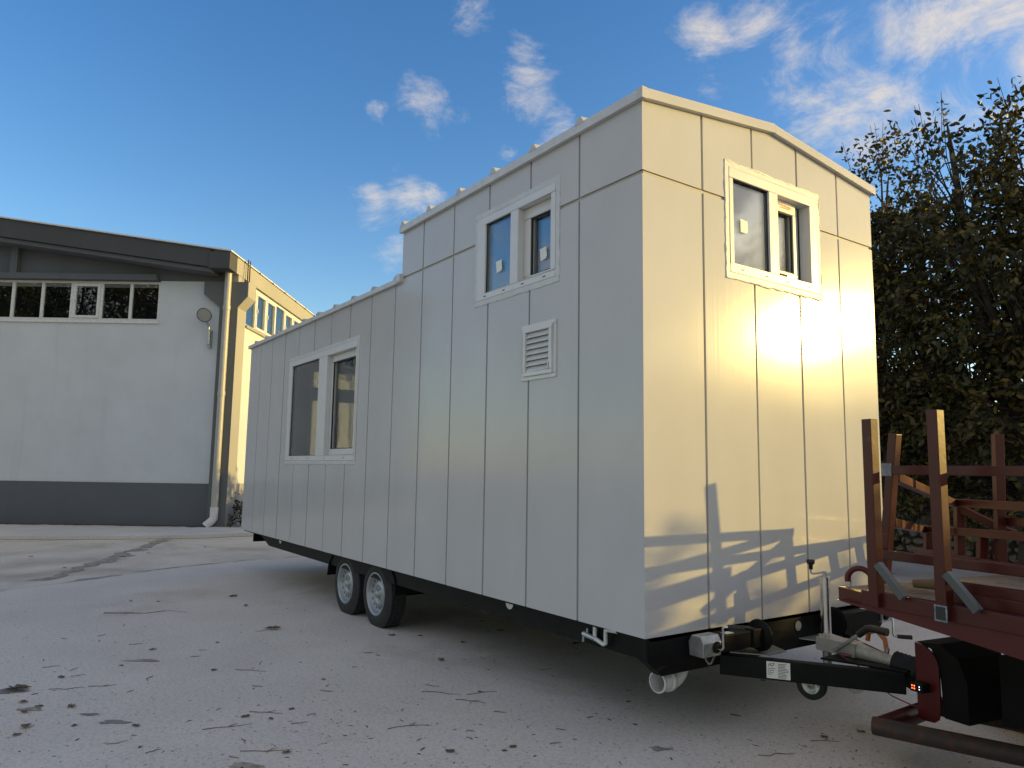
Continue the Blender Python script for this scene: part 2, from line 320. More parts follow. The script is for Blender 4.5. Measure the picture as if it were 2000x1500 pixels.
# dirt gathered along the slab edge and the joint in the old concrete
def strip(name, path, wfun, z, mat, jit=.03):
    v, f = [], []
    for i, p in enumerate(path):
        a = Vector(path[max(0, i - 1)]); b_ = Vector(path[min(len(path) - 1, i + 1)]); t_ = (b_ - a).normalized(); nrm = Vector((-t_.y, t_.x)); w = wfun(i / len(path))
        v += [(*(Vector(p) + nrm * (w + random.gauss(0, jit))), z), (*(Vector(p) - nrm * (w + random.gauss(0, jit))), z)]
        if i: k = 2 * i; f.append((k - 2, k - 1, k + 1, k))
    mb = MB(); mb.add(v, f); return mb.build(name, mat)
tag(strip('edge_dirt', [(x - .06, y) for x, y in pts[::2]], lambda q: .09, .006, 'grime', .06), kind='structure')
jn = [(-7.9, -2.2), (-9.2, -1.55), (-10.4, -0.98), (-11.6, -.45), (-12.9, .1), (-13.6, .42)]
jp = [(jn[i][0] + (jn[i + 1][0] - jn[i][0]) * q / 10, jn[i][1] + (jn[i + 1][1] - jn[i][1]) * q / 10 + random.gauss(0, .02)) for i in range(5) for q in range(10)]
tag(strip('joint_dirt', jp, lambda q: .10 - .03 * q, .005, 'grime', .05), kind='structure')

# ------------------------------------------------------------------ warehouse
Rh = Vector((.575, .818, 0)).normalized(); Fh = Vector((-.818, .575, 0)); G0 = Vector((2.768, -2.787, 0))
hall_o = G0 + Rh * -6.3 + Fh * 16.4
H = Fr(hall_o, Rh, Fh, (0, 0, 1))                      # a lateral (right +), b depth, c height
HF = Fr(hall_o, Rh, (0, 0, 1), -Fh)                    # gable: u right, v up, n towards the yard
HS = Fr(hall_o, Fh, (0, 0, 1), Rh)                     # lit side wall: u into depth, v up, n outwards
hall = empty('warehouse', 'white rendered warehouse with dark grey gable fascia and high window strips', 'building', loc=hall_o)
X0 = -15.0
w = MB(); w.box(X0, -.42, 1.0, 4.66, -.4, -.1, HF); w.box(-1.85, -.42, 4.66, 5.60, -.4, -.1, HF)
w.build('front_wall', 'hallwall', hall)
w = MB(); w.box(.5, 27, 1.0, 4.70, -.4, -.05, HS); w.box(.5, .62, 4.70, 5.7, -.4, -.05, HS); w.build('side_wall', 'hallwall', hall)
w = MB(); w.box(X0, -.42, 0.0, 1.0, -.4, -.075, HF); w.build('plinth', 'hallgrey', hall)
w = MB(); w.box(.5, 27, 0.0, 1.0, -.4, -.035, HS); w.build('plinth', 'hallconc', hall)
zt = lambda x: 6.0 + .129 * (-.5 - x)
w = MB(); w.prism([(X0, 5.60), (-.30, 5.60), (-.30, 5.98), (X0, zt(X0))], -.4, -.11, HF); w.build('gable_panel', 'hallgrey', hall)
w = MB(); w.box(X0, -1.9, 5.585, 5.72, -.11, .04, HF); w.build('lintel_beam', 'hallgrey', hall)
for px in (-5.2, -10.2):
    w = MB(); w.box(px - .08, px + .08, 5.72, zt(px), -.12, .03, HF); w.build('pilaster', 'hallgrey', hall)
ft = lambda x: 6.17 + .133 * (-.3 - x)
w = MB(); w.prism([(X0, ft(X0) - .40), (-.5, ft(-.5) - .40), (-.5, ft(-.5)), (X0, ft(X0))], .30, .50, HF); w.build('fascia', 'halltrim', hall)
w = MB(); w.prism([(X0, ft(X0) - .50), (-.5, ft(-.5) - .50), (-.5, ft(-.5) - .41), (X0, ft(X0) - .41)], -.1, .42, HF); w.build('fascia_lip', 'hallgrey', hall)
w = MB(); w.box(-.52, -.05, 5.76, 6.14, .10, .52, HF); w.build('beam_end', 'halltrim', hall, .01)
rf = MB(); rf.add([H.p(X0, -.55, ft(X0) + .02), H.p(-.02, -.55, ft(-.1) - .0), H.p(-.02, 27, ft(-.1)), H.p(X0, 27, ft(X0) + .02), H.p(X0, -.55, ft(X0) + .05), H.p(-.02, -.55, ft(-.1) + .03), H.p(-.02, 27, ft(-.1) + .03), H.p(X0, 27, ft(X0) + .05)],
       [(0, 1, 2, 3), (4, 7, 6, 5), (0, 4, 5, 1), (1, 5, 6, 2), (2, 6, 7, 3), (3, 7, 4, 0)]); roof_h = rf.build('roof', 'hallframe', hall)
w = MB(); w.box(-.1, 27, 5.76, 6.13, -.30, -.045, HS); w.build('eave_beam', 'hallconc', hall)
for i in range(26):
    w = MB(); w.box(.3 + i, .36 + i, 6.13, 6.155, -.06, -.01, HS); w.build('roof_clip', 'halltrim', roof_h)
for k in range(5):
    y0 = 6.0 * k
    c = MB(); c.box(y0 - .02, y0 + .48, 0, 5.58, -.42, 0.0, HS); c.box(y0 + .05, y0 + .4, 5.58, 5.76, -.30, -.05, HS)
    c.prism([(-.80, 5.58), (.22, 5.58), (.22, 5.24), (0.0, 4.98), (-.42, 4.97), (-.80, 5.28)], -y0 - .46, -y0 + .03, HF)
    col_ = c.build('column', 'hallconc', hall, .012)
    if k == 0:
        c = MB(); c.box(-.415, -.005, 0, 4.975, .0205, .026, HF); c.prism([(-.79, 5.575), (.21, 5.575), (.21, 5.245), (-.005, 4.985), (-.415, 4.98), (-.79, 5.285)], .0305, .035, HF); c.build('grey_facing', 'colgrey', col_)  # darker grey skin over the yard-facing front of the first column
    for d_ in ((.30, .42) if k == 0 else (.3,)):
        w = MB(); w.tube([HS.p(y0 + d_, 5.56, .06), HS.p(y0 + d_ + .05, 6.2, .04)], .016, 6); w.build('rebar', 'rust', hall)
# front windows
def hallwin(fr, u0, u1, v0, v1, n0, panes, opening=()):
    wd = MB(); wd.ring(u0, u1, v0, v1, .055, n0 - .06, n0, fr); w_ = wd.build('window', 'hallframe', hall)
    st = (u1 - u0) / panes
    for i in range(panes):
        a, b_ = u0 + i * st, u0 + (i + 1) * st
        if i:
            m_ = MB(); m_.box(a - .032, a + .032, v0 + .055, v1 - .055, n0 - .055, n0 + .004, fr); m_.build('mullion', 'hallframe', w_)
        if i in opening:
            m_ = MB(); m_.ring(a + .035, b_ - .035, v0 + .06, v1 - .06, .06, n0 - .04, n0 + .015, fr); m_.build('sash', 'hallframe', w_)
            m_ = MB(); m_.box(a + .05, a + .075, (v0 + v1) / 2 - .06, (v0 + v1) / 2 + .04, n0 + .015, n0 + .045, fr); m_.build('handle', 'hallframe', w_)
        p_ = MB(); p_.box(a + .005, b_ - .005, v0 + .03, v1 - .03, n0 - .036, n0 - .03, fr); p_.build('pane', 'hallglass', w_)
hallwin(HF, -5.93, -1.85, 4.66, 5.585, -.13, 6, (3,))
hallwin(HF, -14.9, -5.93, 4.66, 5.585, -.13, 13, (2, 8))
for k in range(4): hallwin(HS, 6 * k + .62, 6 * k + 5.9, 4.70, 5.74, -.10, 7, (1, 2, 4, 5))
w = MB(); w.box(X0, -1.83, 4.60, 4.66, -.2, -.06, HF); w.build('window_sill', 'hallframe', hall)
w = MB(); w.box(.6, 27, 4.64, 4.70, -.15, -.0, HS); w.build('window_sill', 'hallconc', hall)
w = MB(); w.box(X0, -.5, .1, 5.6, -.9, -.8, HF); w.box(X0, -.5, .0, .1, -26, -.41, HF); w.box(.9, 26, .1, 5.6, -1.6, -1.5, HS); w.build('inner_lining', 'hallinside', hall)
# downpipe with white shoe
dp = MB(); dp.tube([HF.p(-.22, .42, .12), HF.p(-.22, 5.76, .12)], .075, 14); d_ = dp.build('downpipe', 'downpipe', hall)
for z in (2.95, 4.9): q = MB(); q.tube([HF.p(-.22, z, .12), HF.p(-.22, z + .1, .12)], .085, 14); q.build('collar', 'downpipe', d_)
sh = MB(); sh.tube([HF.p(-.22, .50, .12), HF.p(-.22, .26, .12), HF.p(-.26, .19, .16), HF.p(-.36, .09, .22)], .09, 14); sh.build('drain_shoe', 'pvc', d_)
# round wall lamp on bracket
lo = HF.p(-.62, 4.3, .05); lamp = empty('wall_lamp', 'round outdoor floodlight on a short bracket on the white warehouse wall', 'lamp', loc=lo)
q = MB(); q.tube([HF.p(-.62, 4.12, .02), HF.p(-.62, 4.42, .03)], .035, 8); q.box(-.655, -.585, 4.05, 4.45, -.11, .0, HF); q.build('bracket', 'galv', lamp)
q = MB(); q.tube([HF.p(-.62, 4.40, .03), HF.p(-.63, 4.55, .06), HF.p(-.66, 4.62, .12)], .022, 8); q.build('arm', 'galv', lamp)
ax = (Vector((0, 0, 1)) * .45 - HF.n * .9 - HF.u * .1).normalized(); lc = HF.p(-.68, 4.76, .2)
q = MB(); q.lathe([(.10, 0.0), (.09, .06), (.05, .13), (0, .165), (-.02, .16)], lc, ax, 24); q.build('lamp_shade', 'halltrim', lamp)
q = MB(); q.lathe([(-.015, 0.0), (-.012, .15)], lc, ax, 24); q.build('lens', 'hallconc', lamp)
# pavement strip along the gable
pv = MB(); pv.prism([(X0, -.05), (1.6, -.05), (1.3, -1.1), (.2, -2.0), (-2.2, -2.7), (X0, -3.0)], 0.003, .075, H); tag(pv.build('pavement', 'pave', None, .01), kind='structure')
tag(strip('wall_foot_dirt', [tuple(H.p(x_, -.12 + random.gauss(0, .02), 0))[:2] for x_ in np.arange(-9, -.3, .12)], lambda q: .13, .081, 'soil', .06), kind='structure')

# ------------------------------------------------------------------ boundary wall and fence behind
FY = 10.0
bw = empty('boundary_wall', 'low rubble stone wall with grey upright boards on top behind the trailer', 'wall', loc=(-3, FY, 0))
q = MB(); q.box(-22, 14, FY + .06, FY + .4, 0, .62); q.build('wall_core', 'mortar', bw)
stones = []
for _ in range(6):
    me = MB(); n = 7
    vs = []
    for zz, sc in ((-1, .8), (0, 1), (1, .78)):
        for j in range(n):
            a = 2 * math.pi * j / n + random.uniform(-.2, .2); rr = sc * random.uniform(.85, 1.1); vs.append((rr * math.cos(a), zz * .5 if False else zz * .45, rr * math.sin(a)))
    fs = [tuple(range(n))[::-1], tuple(range(2 * n, 3 * n))] + [(k * n + j, k * n + (j + 1) % n, (k + 1) * n + (j + 1) % n, (k + 1) * n + j) for k in range(2) for j in range(n)]
    me.add(vs, fs); o = me.build('stone', 'stone'); stones.append(o.data); bpy.data.objects.remove(o)
cnt = 0
for row in range(5):
    x = -7.0 + random.uniform(0, .1); z = .07 + row * .125
    while x < 0.5:
        wd = random.uniform(.08, .14)
        o = bpy.data.objects.new('stone', random.choice(stones)); COL.objects.link(o); o.location = (x + wd, FY + .05, z + random.uniform(-.012, .012)); o.scale = (wd * .97, .13, .066 * random.uniform(.88, 1.05)); o.rotation_euler = (0, random.uniform(-.12, .12), 0)
        place(o, bw); x += wd * 2; cnt += 1
bd = MB(); bd.box(-.097, .097, 0, .03, 0, .66); ob = bd.build('board', 'board'); bme = ob.data; bpy.data.objects.remove(ob)
x = -20
while x < 13:
    o = bpy.data.objects.new('board', bme); COL.objects.link(o); o.location = (x, FY + .12 + random.gauss(0, .004), .56 + random.gauss(0, .008)); o.rotation_euler = (0, random.gauss(0, .006), 0); place(o, bw); x += .2

# ------------------------------------------------------------------ trees and shrubs
LEAF = np.array([[0, 0, 0], [.30, .22, .05], [.68, .20, .02], [1, 0, -.10], [.68, -.20, .02], [.30, -.22, .05], [.5, 0, -.03]], float)
LF = np.array([[0, 1, 6], [1, 2, 6], [2, 3, 6], [3, 4, 6], [4, 5, 6], [5, 0, 6]])
def leaves(base, dirs, size):
    n = len(base); d = dirs / np.linalg.norm(dirs, axis=1, keepdims=True)
    r_ = rng.normal(size=(n, 3)); s2 = np.cross(d, r_); s2 /= np.linalg.norm(s2, axis=1, keepdims=True); u2 = np.cross(s2, d)
    v = base[:, None, :] + size[:, None, None] * (LEAF[None, :, 0:1] * d[:, None] + LEAF[None, :, 1:2] * s2[:, None] + LEAF[None, :, 2:3] * u2[:, None])
    f = LF[None] + (np.arange(n) * 7)[:, None, None]; return v.reshape(-1, 3), f.reshape(-1, 3)
def tree(name, label, cat, loc, lobes, ntwig, leafsize, trunk_r=.14, shoots=40, group=None, mat='leaf', nleaf=13, fork=1.2, fill=.55):
    root = empty(name, label, cat, group, loc); L0 = np.array(loc); lob = np.array(lobes, float)
    vol = lob[:, 3] * lob[:, 4] * lob[:, 5]; pick = rng.choice(len(lob), ntwig, p=vol / vol.sum())
    u_ = rng.normal(size=(ntwig, 3)); u_ /= np.linalg.norm(u_, axis=1, keepdims=True)
    rad = (fill + (1 - fill) * rng.random(ntwig)) * rng.uniform(.9, 1.08, ntwig)
    B = lob[pick, :3] + u_ * rad[:, None] * lob[pick, 3:6]
    # clumps: pull twigs together so that gaps open
    ck = B[rng.choice(ntwig, max(8, ntwig // 16))]
    idx = np.argmin(((B[:, None, :] - ck[None]) ** 2).sum(2), 1); B += (ck[idx] - B) * .48
    D = u_ * .8 + rng.normal(size=(ntwig, 3)) * .45 + np.array([0, 0, .35]); D /= np.linalg.norm(D, axis=1, keepdims=True)
    ln = rng.uniform(.28, .55, ntwig)
    top = np.argsort(B[:, 2] + rng.normal(0, .3, ntwig))[-shoots:] if shoots else np.array([], int)
    if shoots: ln[top] *= 1.9; D[top] = D[top] * .5 + np.array([0, 0, .9]); D /= np.linalg.norm(D, axis=1, keepdims=True)
    tq = np.linspace(.05, 1, nleaf)
    base = (B[:, None, :] + D[:, None, :] * (ln[:, None] * tq[None])[..., None]); sag = (tq ** 2)[None, :] * ln[:, None] * .25; base[..., 2] -= sag
    base = base.reshape(-1, 3) + rng.normal(0, .025, (ntwig * nleaf, 3))
    ld = np.repeat(D, nleaf, 0) * .6 + rng.normal(size=base.shape) * .55 + np.array([0, 0, -.45])
    v, f = leaves(base, ld, leafsize * rng.uniform(.65, 1.2, len(base)))
    cr = npmesh('crown', v, f, mat, None); cr.data.polygons.foreach_set('use_smooth', np.ones(len(f), bool)); place(cr, root); cr.matrix_parent_inverse = Matrix()
    # wood
    wd = MB(); c0 = Vector((0, 0, 0)); fk = Vector((.05, .02, fork))
    wd.tube([(0, 0, -.05), (.02, -.01, fork * .5), fk], [trunk_r * 1.25, trunk_r, trunk_r * .85], 10)
    tr = wd.build('trunk', 'bark'); place(tr, root); tr.matrix_parent_inverse = Matrix()
    br = MB()
    for i, lb in enumerate(lob):
        c = Vector(lb[:3]); mid = fk.lerp(c, .5) + Vector((random.uniform(-.15, .15), random.uniform(-.15, .15), .12)); br.tube([fk, mid, c, c + (c - mid) * .2], [trunk_r * .6, trunk_r * .38, trunk_r * .22, .012], 7)
        for j in np.where(pick == i)[0][::4]:
            b_ = Vector(B[j]); s0 = fk.lerp(c, random.uniform(.6, 1.05)); br.tube([s0, s0.lerp(b_, .55) + Vector((0, 0, .06)), b_, b_ + Vector(D[j]) * ln[j] * .9], [.018, .011, .006, .003], 4, cap=False)
    bo = br.build('limbs', 'bark'); place(bo, root); bo.matrix_parent_inverse = Matrix(); return root
def copy_tree(src, loc, rz, sc, label):
    r = src.copy(); COL.objects.link(r); r.location = loc; r.rotation_euler = (0, 0, rz); r.scale = (sc, sc, sc); r['label'] = label
    for ch in src.children: c = ch.copy(); COL.objects.link(c); c.parent = r; c.matrix_parent_inverse = Matrix()
    return r
tree('leafy_tree', 'dark broadleaf tree with rounded crown standing close behind the trailer end', 'tree', (-3.05, 7.7, 0),
     [(-.2, 0, 3.4, 1.3, 1.2, 1.2), (.3, .3, 4.6, 1.05, 1.0, .85), (.15, .45, 5.3, .85, .85, .85), (-.4, .3, 4.8, .85, .9, .8), (.8, .2, 4.5, .9, .9, .8), (.9, -.2, 3.0, 1.1, 1.1, 1.1), (.0, .3, 1.9, 1.4, 1.1, .75), (.9, .4, 1.5, 1.2, 1.0, .8), (-.9, .1, 2.4, .8, .9, .6)],
     2150, .092, .13, 80, 'trees behind the trailer', fork=1.0)
tb = tree('leafy_tree', 'tall dark broadleaf tree with yellowing leaves beside the rounded tree', 'tree', (-.95, 7.4, 0),
     [(0, 0, 3.6, 1.35, 1.3, 1.35), (-.5, -.2, 4.8, .7, .8, .9), (-.55, -.2, 5.6, .35, .4, .5), (.7, .3, 4.5, 1.2, 1.2, 1.1), (.2, 0, 2.2, 1.5, 1.3, .9), (1.2, .2, 3.2, 1.2, 1.3, 1.2), (.35, .4, 5.35, .8, .8, .6), (-.6, -.2, 2.6, .8, .9, .9), (-.3, .4, 1.3, 1.2, 1.0, .7)],
     2300, .098, .16, 100, 'trees behind the trailer', fork=1.1)
copy_tree(tb, (3.4, 14.5, 0), 2.1, 1.05, 'broadleaf tree added out of view beyond the boundary wall, shading the tall tree')  # unseen trees added on the sun side to darken the visible crowns
copy_tree(tb, (-.6, 15.5, 0), 4.0, 1.0, 'broadleaf tree added out of view beyond the boundary wall, shading the trees')
for i, (la, de, sc) in enumerate([(-17, -4, 1.7), (-20.5, -6, 2.0), (-24, -5, 1.9), (-27.5, -7, 2.1), (-31, -6, 2.0), (-35, -7, 2.1)]):
    p_ = G0 + Rh * la + Fh * de; copy_tree(tb, (p_.x, p_.y, 0), i * 1.3, sc, 'large dark tree across the yard facing the warehouse gable')['group'] = 'trees across the yard'
sh0 = tree('shrub', 'dense dark shrub behind the boundary boards, added to shade the yard', 'shrub', (-2.6, 11.0, 0),
     [(0, 0, 1.2, 1.15, .7, 1.1), (.6, .1, 1.4, .8, .6, .85), (-.7, 0, 1.3, .8, .6, .9)], 1300, .11, .05, 20, 'shrubs along the boundary', 'leaf2', 12, .4, .2)
for i, (x, sc) in enumerate([(-15.2, 1.0), (-13.4, 1.15), (-11.6, 1.3), (-9.8, 1.15), (-8.0, 1.35), (-7.0, 1.3), (-6.0, 1.35), (-5.0, 1.3), (-4.0, 1.3), (-1.2, 1.25), (-.2, 1.15), (1.0, 1.0), (2.2, 1.15), (3.0, 1.15), (3.7, 1.15), (4.4, 1.1), (5.0, 1.1), (5.6, 1.1), (6.2, 1.1), (6.8, 1.1), (7.4, 1.12), (8.0, 1.35), (8.6, 1.4), (9.2, 1.4), (9.8, 1.45), (10.4, 1.45), (11.1, 1.5), (11.9, 1.5), (12.7, 1.5), (13.5, 1.5), (14.4, 1.5)]):  # shrub row, largely unseen, added and scaled to shade yard and warehouse foot
    copy_tree(sh0, (x, 11.0 + random.uniform(-.15, .2), 0), random.uniform(-.3, .3) + (math.pi if i % 2 else 0), sc, 'dense dark shrub behind the boundary boards, added to shade the yard')
# small weed at the warehouse corner
tree('corner_shrub', 'small dry scrubby bush at the foot of the sunlit warehouse wall', 'shrub', tuple(H.p(.45, .35, 0)),
     [(0, 0, .3, .45, .4, .28), (.3, .3, .35, .4, .35, .3)], 240, .07, .02, 15, None, 'leaf2', 8, .12, .2)

# ------------------------------------------------------------------ the tiny-house trailer
F = .565; BL, BW = -7.514, 2.328
TH = empty('tiny_house_trailer', 'white panelled tiny house on a twin-axle trailer with raised front loft', 'trailer', loc=(-3.4, 1.164, 0))
S = Fr((0, 0, F), (1, 0, 0), (0, 0, 1), (0, -1, 0))        # long shaded side, u = x
E_ = Fr((0, 0, F), (0, 1, 0), (0, 0, 1), (1, 0, 0))        # sunlit end, u = y
B_ = Fr((0, BW, F), (-1, 0, 0), (0, 0, 1), (0, 1, 0))      # far side, u = -x
K_ = Fr((BL, 0, F), (0, -1, 0), (0, 0, 1), (-1, 0, 0))     # back end, u = -y
GAP = .009
side_x = [BL] + [-.5336 - .5 * k for k in range(13, -1, -1)] + [0.0]
end_y = [0.0] + [.4906 + .4678 * k for k in range(4)] + [BW]
HB, HT, HL, STEP = 2.49, 2.905, 2.455, -2.893
gable = lambda y: HT + .134 * (1 - abs(y - BW / 2) / (BW / 2))
W_BIG = (-5.838, -3.782, .875, 2.11); W_SM = (-1.712, -.722, 2.017, 2.705); W_FR = (.690, 1.666, 2.005, 2.735)
def cut(rect, holes):
    out_ = [rect]
    for (h0, h1, k0, k1) in holes:
        nx = []
        for (a0, a1, b0, b1) in out_:
            if h1 <= a0 or h0 >= a1 or k1 <= b0 or k0 >= b1: nx.append((a0, a1, b0, b1)); continue
            if k0 > b0: nx.append((a0, a1, b0, k0))
            if k1 < b1: nx.append((a0, a1, k1, b1))
            m0, m1 = max(b0, k0), min(b1, k1)
            if h0 > a0: nx.append((a0, h0, m0, m1))
            if h1 < a1: nx.append((h1, a1, m0, m1))
        out_ = nx
    return out_
def shrink(h, e): return (h[0] + e, h[1] - e, h[2] + e, h[3] - e)
def clad(fr, a0, a1, b0, b1, holes, n=-.0):
    rs = cut((a0, a1, b0, b1), holes); groups = []
    for r_ in rs:
        touch = [g_ for g_ in groups if any(r_[0] <= q_[1] + 1e-5 and q_[0] <= r_[1] + 1e-5 and r_[2] <= q_[3] + 1e-5 and q_[2] <= r_[3] + 1e-5 for q_ in g_)]
        groups = [g_ for g_ in groups if g_ not in touch] + [sum(touch, []) + [r_]]
    for g_ in groups:
        mb = MB()
        for r_ in g_: mb.box(*r_, -.024, n, fr)
        mb.build('cladding_panel', 'clad', TH)
VENT = (-1.10, -.742, 1.42, 1.785)
for i in range(15):
    a0 = side_x[i] + (GAP if i else 0); a1 = side_x[i + 1] - (GAP if i < 14 else 0); j = random.gauss(0, .0006)
    top = HB - .014 if a0 > STEP else HL - .004
    if a0 < STEP < a1: clad(S, a0, STEP, 0, HL - .004, [W_BIG], j); clad(S, STEP + .0005, a1, 0, HB - .014, [], j)
    else: clad(S, a0, a1, 0, top, [shrink(W_BIG, .03), shrink(W_SM, .03), shrink(VENT, .02)], j)
    if a1 > STEP: clad(S, max(a0, STEP), a1, HB + .008, HT - .004, [shrink(W_SM, .03)], j)
for i in range(5):
    a0 = end_y[i] + (GAP if i else .0005); a1 = end_y[i + 1] - (GAP if i < 4 else 0); j = random.gauss(0, .0006)
    clad(E_, a0, a1, 0, HB - .014, [shrink(W_FR, .03)], j)
    mb = MB(); hs = shrink(W_FR, .03)
    for (c0, c1) in ((a0, min(a1, BW / 2)), (max(a0, BW / 2), a1)):
        if c1 <= c0: continue
        cuts = sorted({c0, c1, *[x for x in (hs[0], hs[1]) if c0 < x < c1]})
        for d0, d1 in zip(cuts[:-1], cuts[1:]):
            lo = hs[3] if (d0 >= hs[0] - 1e-6 and d1 <= hs[1] + 1e-6) else HB + .008
            mb.prism([(d0, lo), (d1, lo), (d1, gable(d1) - .004), (d0, gable(d0) - .004)], -.024, j, E_)
    mb.build('cladding_panel', 'clad', TH)
for i in range(15):
    a0, a1 = -side_x[i + 1] + GAP, -side_x[i] - GAP
    clad(B_, a0, a1, 0, HT - .01 if a1 < -STEP else HL - .01, [])
DOOR = (-1.62, -.80, .02, 2.27)
for i in range(5):
    a0, a1 = -end_y[i + 1] + GAP, -end_y[i] - GAP
    clad(K_, a0, a1, 0, HL - .01, [DOOR])
# structural wall behind the cladding (seen in the joints), with window openings
bk = MB()
for fr, a0, a1, holes in ((S, BL + .026, -.026, [W_BIG, W_SM]), (B_, .026, -BL - .026, [])):
    for r_ in cut((a0, a1, .0, HL - .01), [shrink(h, .04) for h in holes]): bk.box(*r_, -.11, -.012, fr)
    t0, t1 = (STEP, -.026) if fr is S else (.026, -STEP)
    for r_ in cut((t0, t1, HL - .01, HT - .012), [shrink(h, .04) for h in holes]): bk.box(*r_, -.11, -.012, fr)
for r_ in cut((.112, BW - .112, 0, HT - .02), [shrink(W_FR, .04)]): bk.box(*r_, -.11, -.012, E_)
bk.box(.026, .1115, 0, HT - .02, -.11, -.012, E_); bk.box(BW - .1115, BW - .026, 0, HT - .02, -.11, -.012, E_)
bk.prism([(.112, HT - .02), (BW - .112, HT - .02), (BW / 2, gable(BW / 2) - .02)], -.11, -.012, E_)
for r_ in cut((-BW + .112, -.112, 0, HL - .01), [DOOR]): bk.box(*r_, -.11, -.0245, K_)
bk.box(STEP - .0, STEP + .08, .112, BW - .112, F + HL - .01, F + HT - .02)
bk.build('wall_frame', 'backing', TH)
ln = MB(); ln.box(BL + .112, -.112, .112, BW - .112, F + .001, F + .05); ln.box(BL + .03, STEP, .112, BW - .112, F + HL - .06, F + HL - .012); ln.box(STEP + .09, -.112, .112, BW - .112, F + HT - .08, F + HT - .03)
ln.box(-2.6, -2.54, .3, BW - .112, F + .05, F + 1.95); ln.box(-2.9, -.112, .112, BW - .112, F + 1.93, F + 1.97); ln.build('interior_lining', 'lining', TH)
# step wall between the low roof and the loft
st = MB(); st.box(STEP - .024, STEP - .001, .0, BW, F + HL + .02, F + HT - .006); st.build('cladding_panel', 'clad', TH)
# roofs
def roofpart(name, x0, x1, zt_, rise, ov):
    r_ = MB(); zz = F + zt_; ym = BW / 2
    for (ya, yb, za, zb) in ((-.032, ym, zz, zz + rise), (ym, BW + .032, zz + rise, zz)):
        r_.add([(x0, ya, za), (x1, ya, za), (x1, yb, zb), (x0, yb, zb), (x0, ya, za + .03), (x1, ya, za + .03), (x1, yb, zb + .03), (x0, yb, zb + .03)], [(0, 3, 2, 1), (4, 5, 6, 7), (0, 1, 5, 4), (1, 2, 6, 5), (2, 3, 7, 6), (3, 0, 4, 7)])
    return r_.build(name, 'clad', TH)
roof = roofpart('roof', STEP - .02, .018, HT + .008, .136, 0)
roof2 = roofpart('roof', BL - .02, STEP - .03, HL + .002, .03, 0)
# fascia trims
fz = MB(); fz.box(STEP - .045, .032, -.034, -.002, F + HT - .012, F + HT + .046); fz.build('fascia', 'trim', TH, .004)
fz = MB(); fz.prism([(-.034, HT - .012), (BW / 2, HT + .124), (BW / 2, HT + .184), (-.034, HT + .048)], .002, .034, E_); fz.build('fascia', 'clad', TH, .003)
fz = MB(); fz.prism([(BW / 2 + .002, HT + .122), (BW + .036, HT - .014), (BW + .036, HT + .044), (BW / 2 + .002, HT + .180)], .001, .032, E_); fz.build('fascia', 'clad', TH, .003)
fz = MB(); fz.box(BL - .035, STEP - .002, -.034, -.002, F + HL - .008, F + HL + .036); fz.build('fascia', 'trim', TH, .004)
fz = MB(); fz.box(BL - .036, BL - .004, -.03, BW + .03, F + HL - .010, F + HL + .034); fz.build('fascia', 'trim', TH, .004)
q = MB(); q.box(-.004, .037, -.037, .004, F + HT - .014, F + HT + .052); q.build('corner_cap', 'clad', TH, .003)
def rib(xc, zt_, rise, par, h=.042):
    r_ = MB(); ym = BW / 2
    for (ya, za, yb, zb) in ((-.036, F + zt_, ym, F + zt_ + rise), (BW + .036, F + zt_, ym, F + zt_ + rise)):
        prof = [(-.045, 0), (-.018, h), (.018, h), (.045, 0)]
        vs = [(xc + a, ya, za + .03 + b_) for a, b_ in prof] + [(xc + a, yb, zb + .03 + b_) for a, b_ in prof]
        r_.add(vs, [(0, 1, 2, 3), (7, 6, 5, 4), (0, 4, 5, 1), (1, 5, 6, 2), (2, 6, 7, 3)])
    r_.build('roof_rib', 'clad', par)
for k in range(6): rib(-.50 - .475 * k, HT + .008, .136, roof)
for k in range(10): rib(BL + .3 + .47 * k, HL + .002, .03, roof2, .03)
q = MB(); q.box(STEP - .08, STEP + .002, -.04, .01, F + HL + .0, F + HL + .07); q.build('roof_end_cap', 'trim', TH, .006)
# horizontal joint profile
for fr, segs in ((S, ((STEP + .02, W_SM[0] + .03), (W_SM[1] - .03, -.004))), (E_, ((.004, W_FR[0] + .03), (W_FR[1] - .03, BW - .004)))):
    for a0, a1 in segs: q = MB(); q.box(a0, a1, HB - .012, HB + .006, -.0118, -.009, fr); q.build('joint_profile', 'backing', TH)

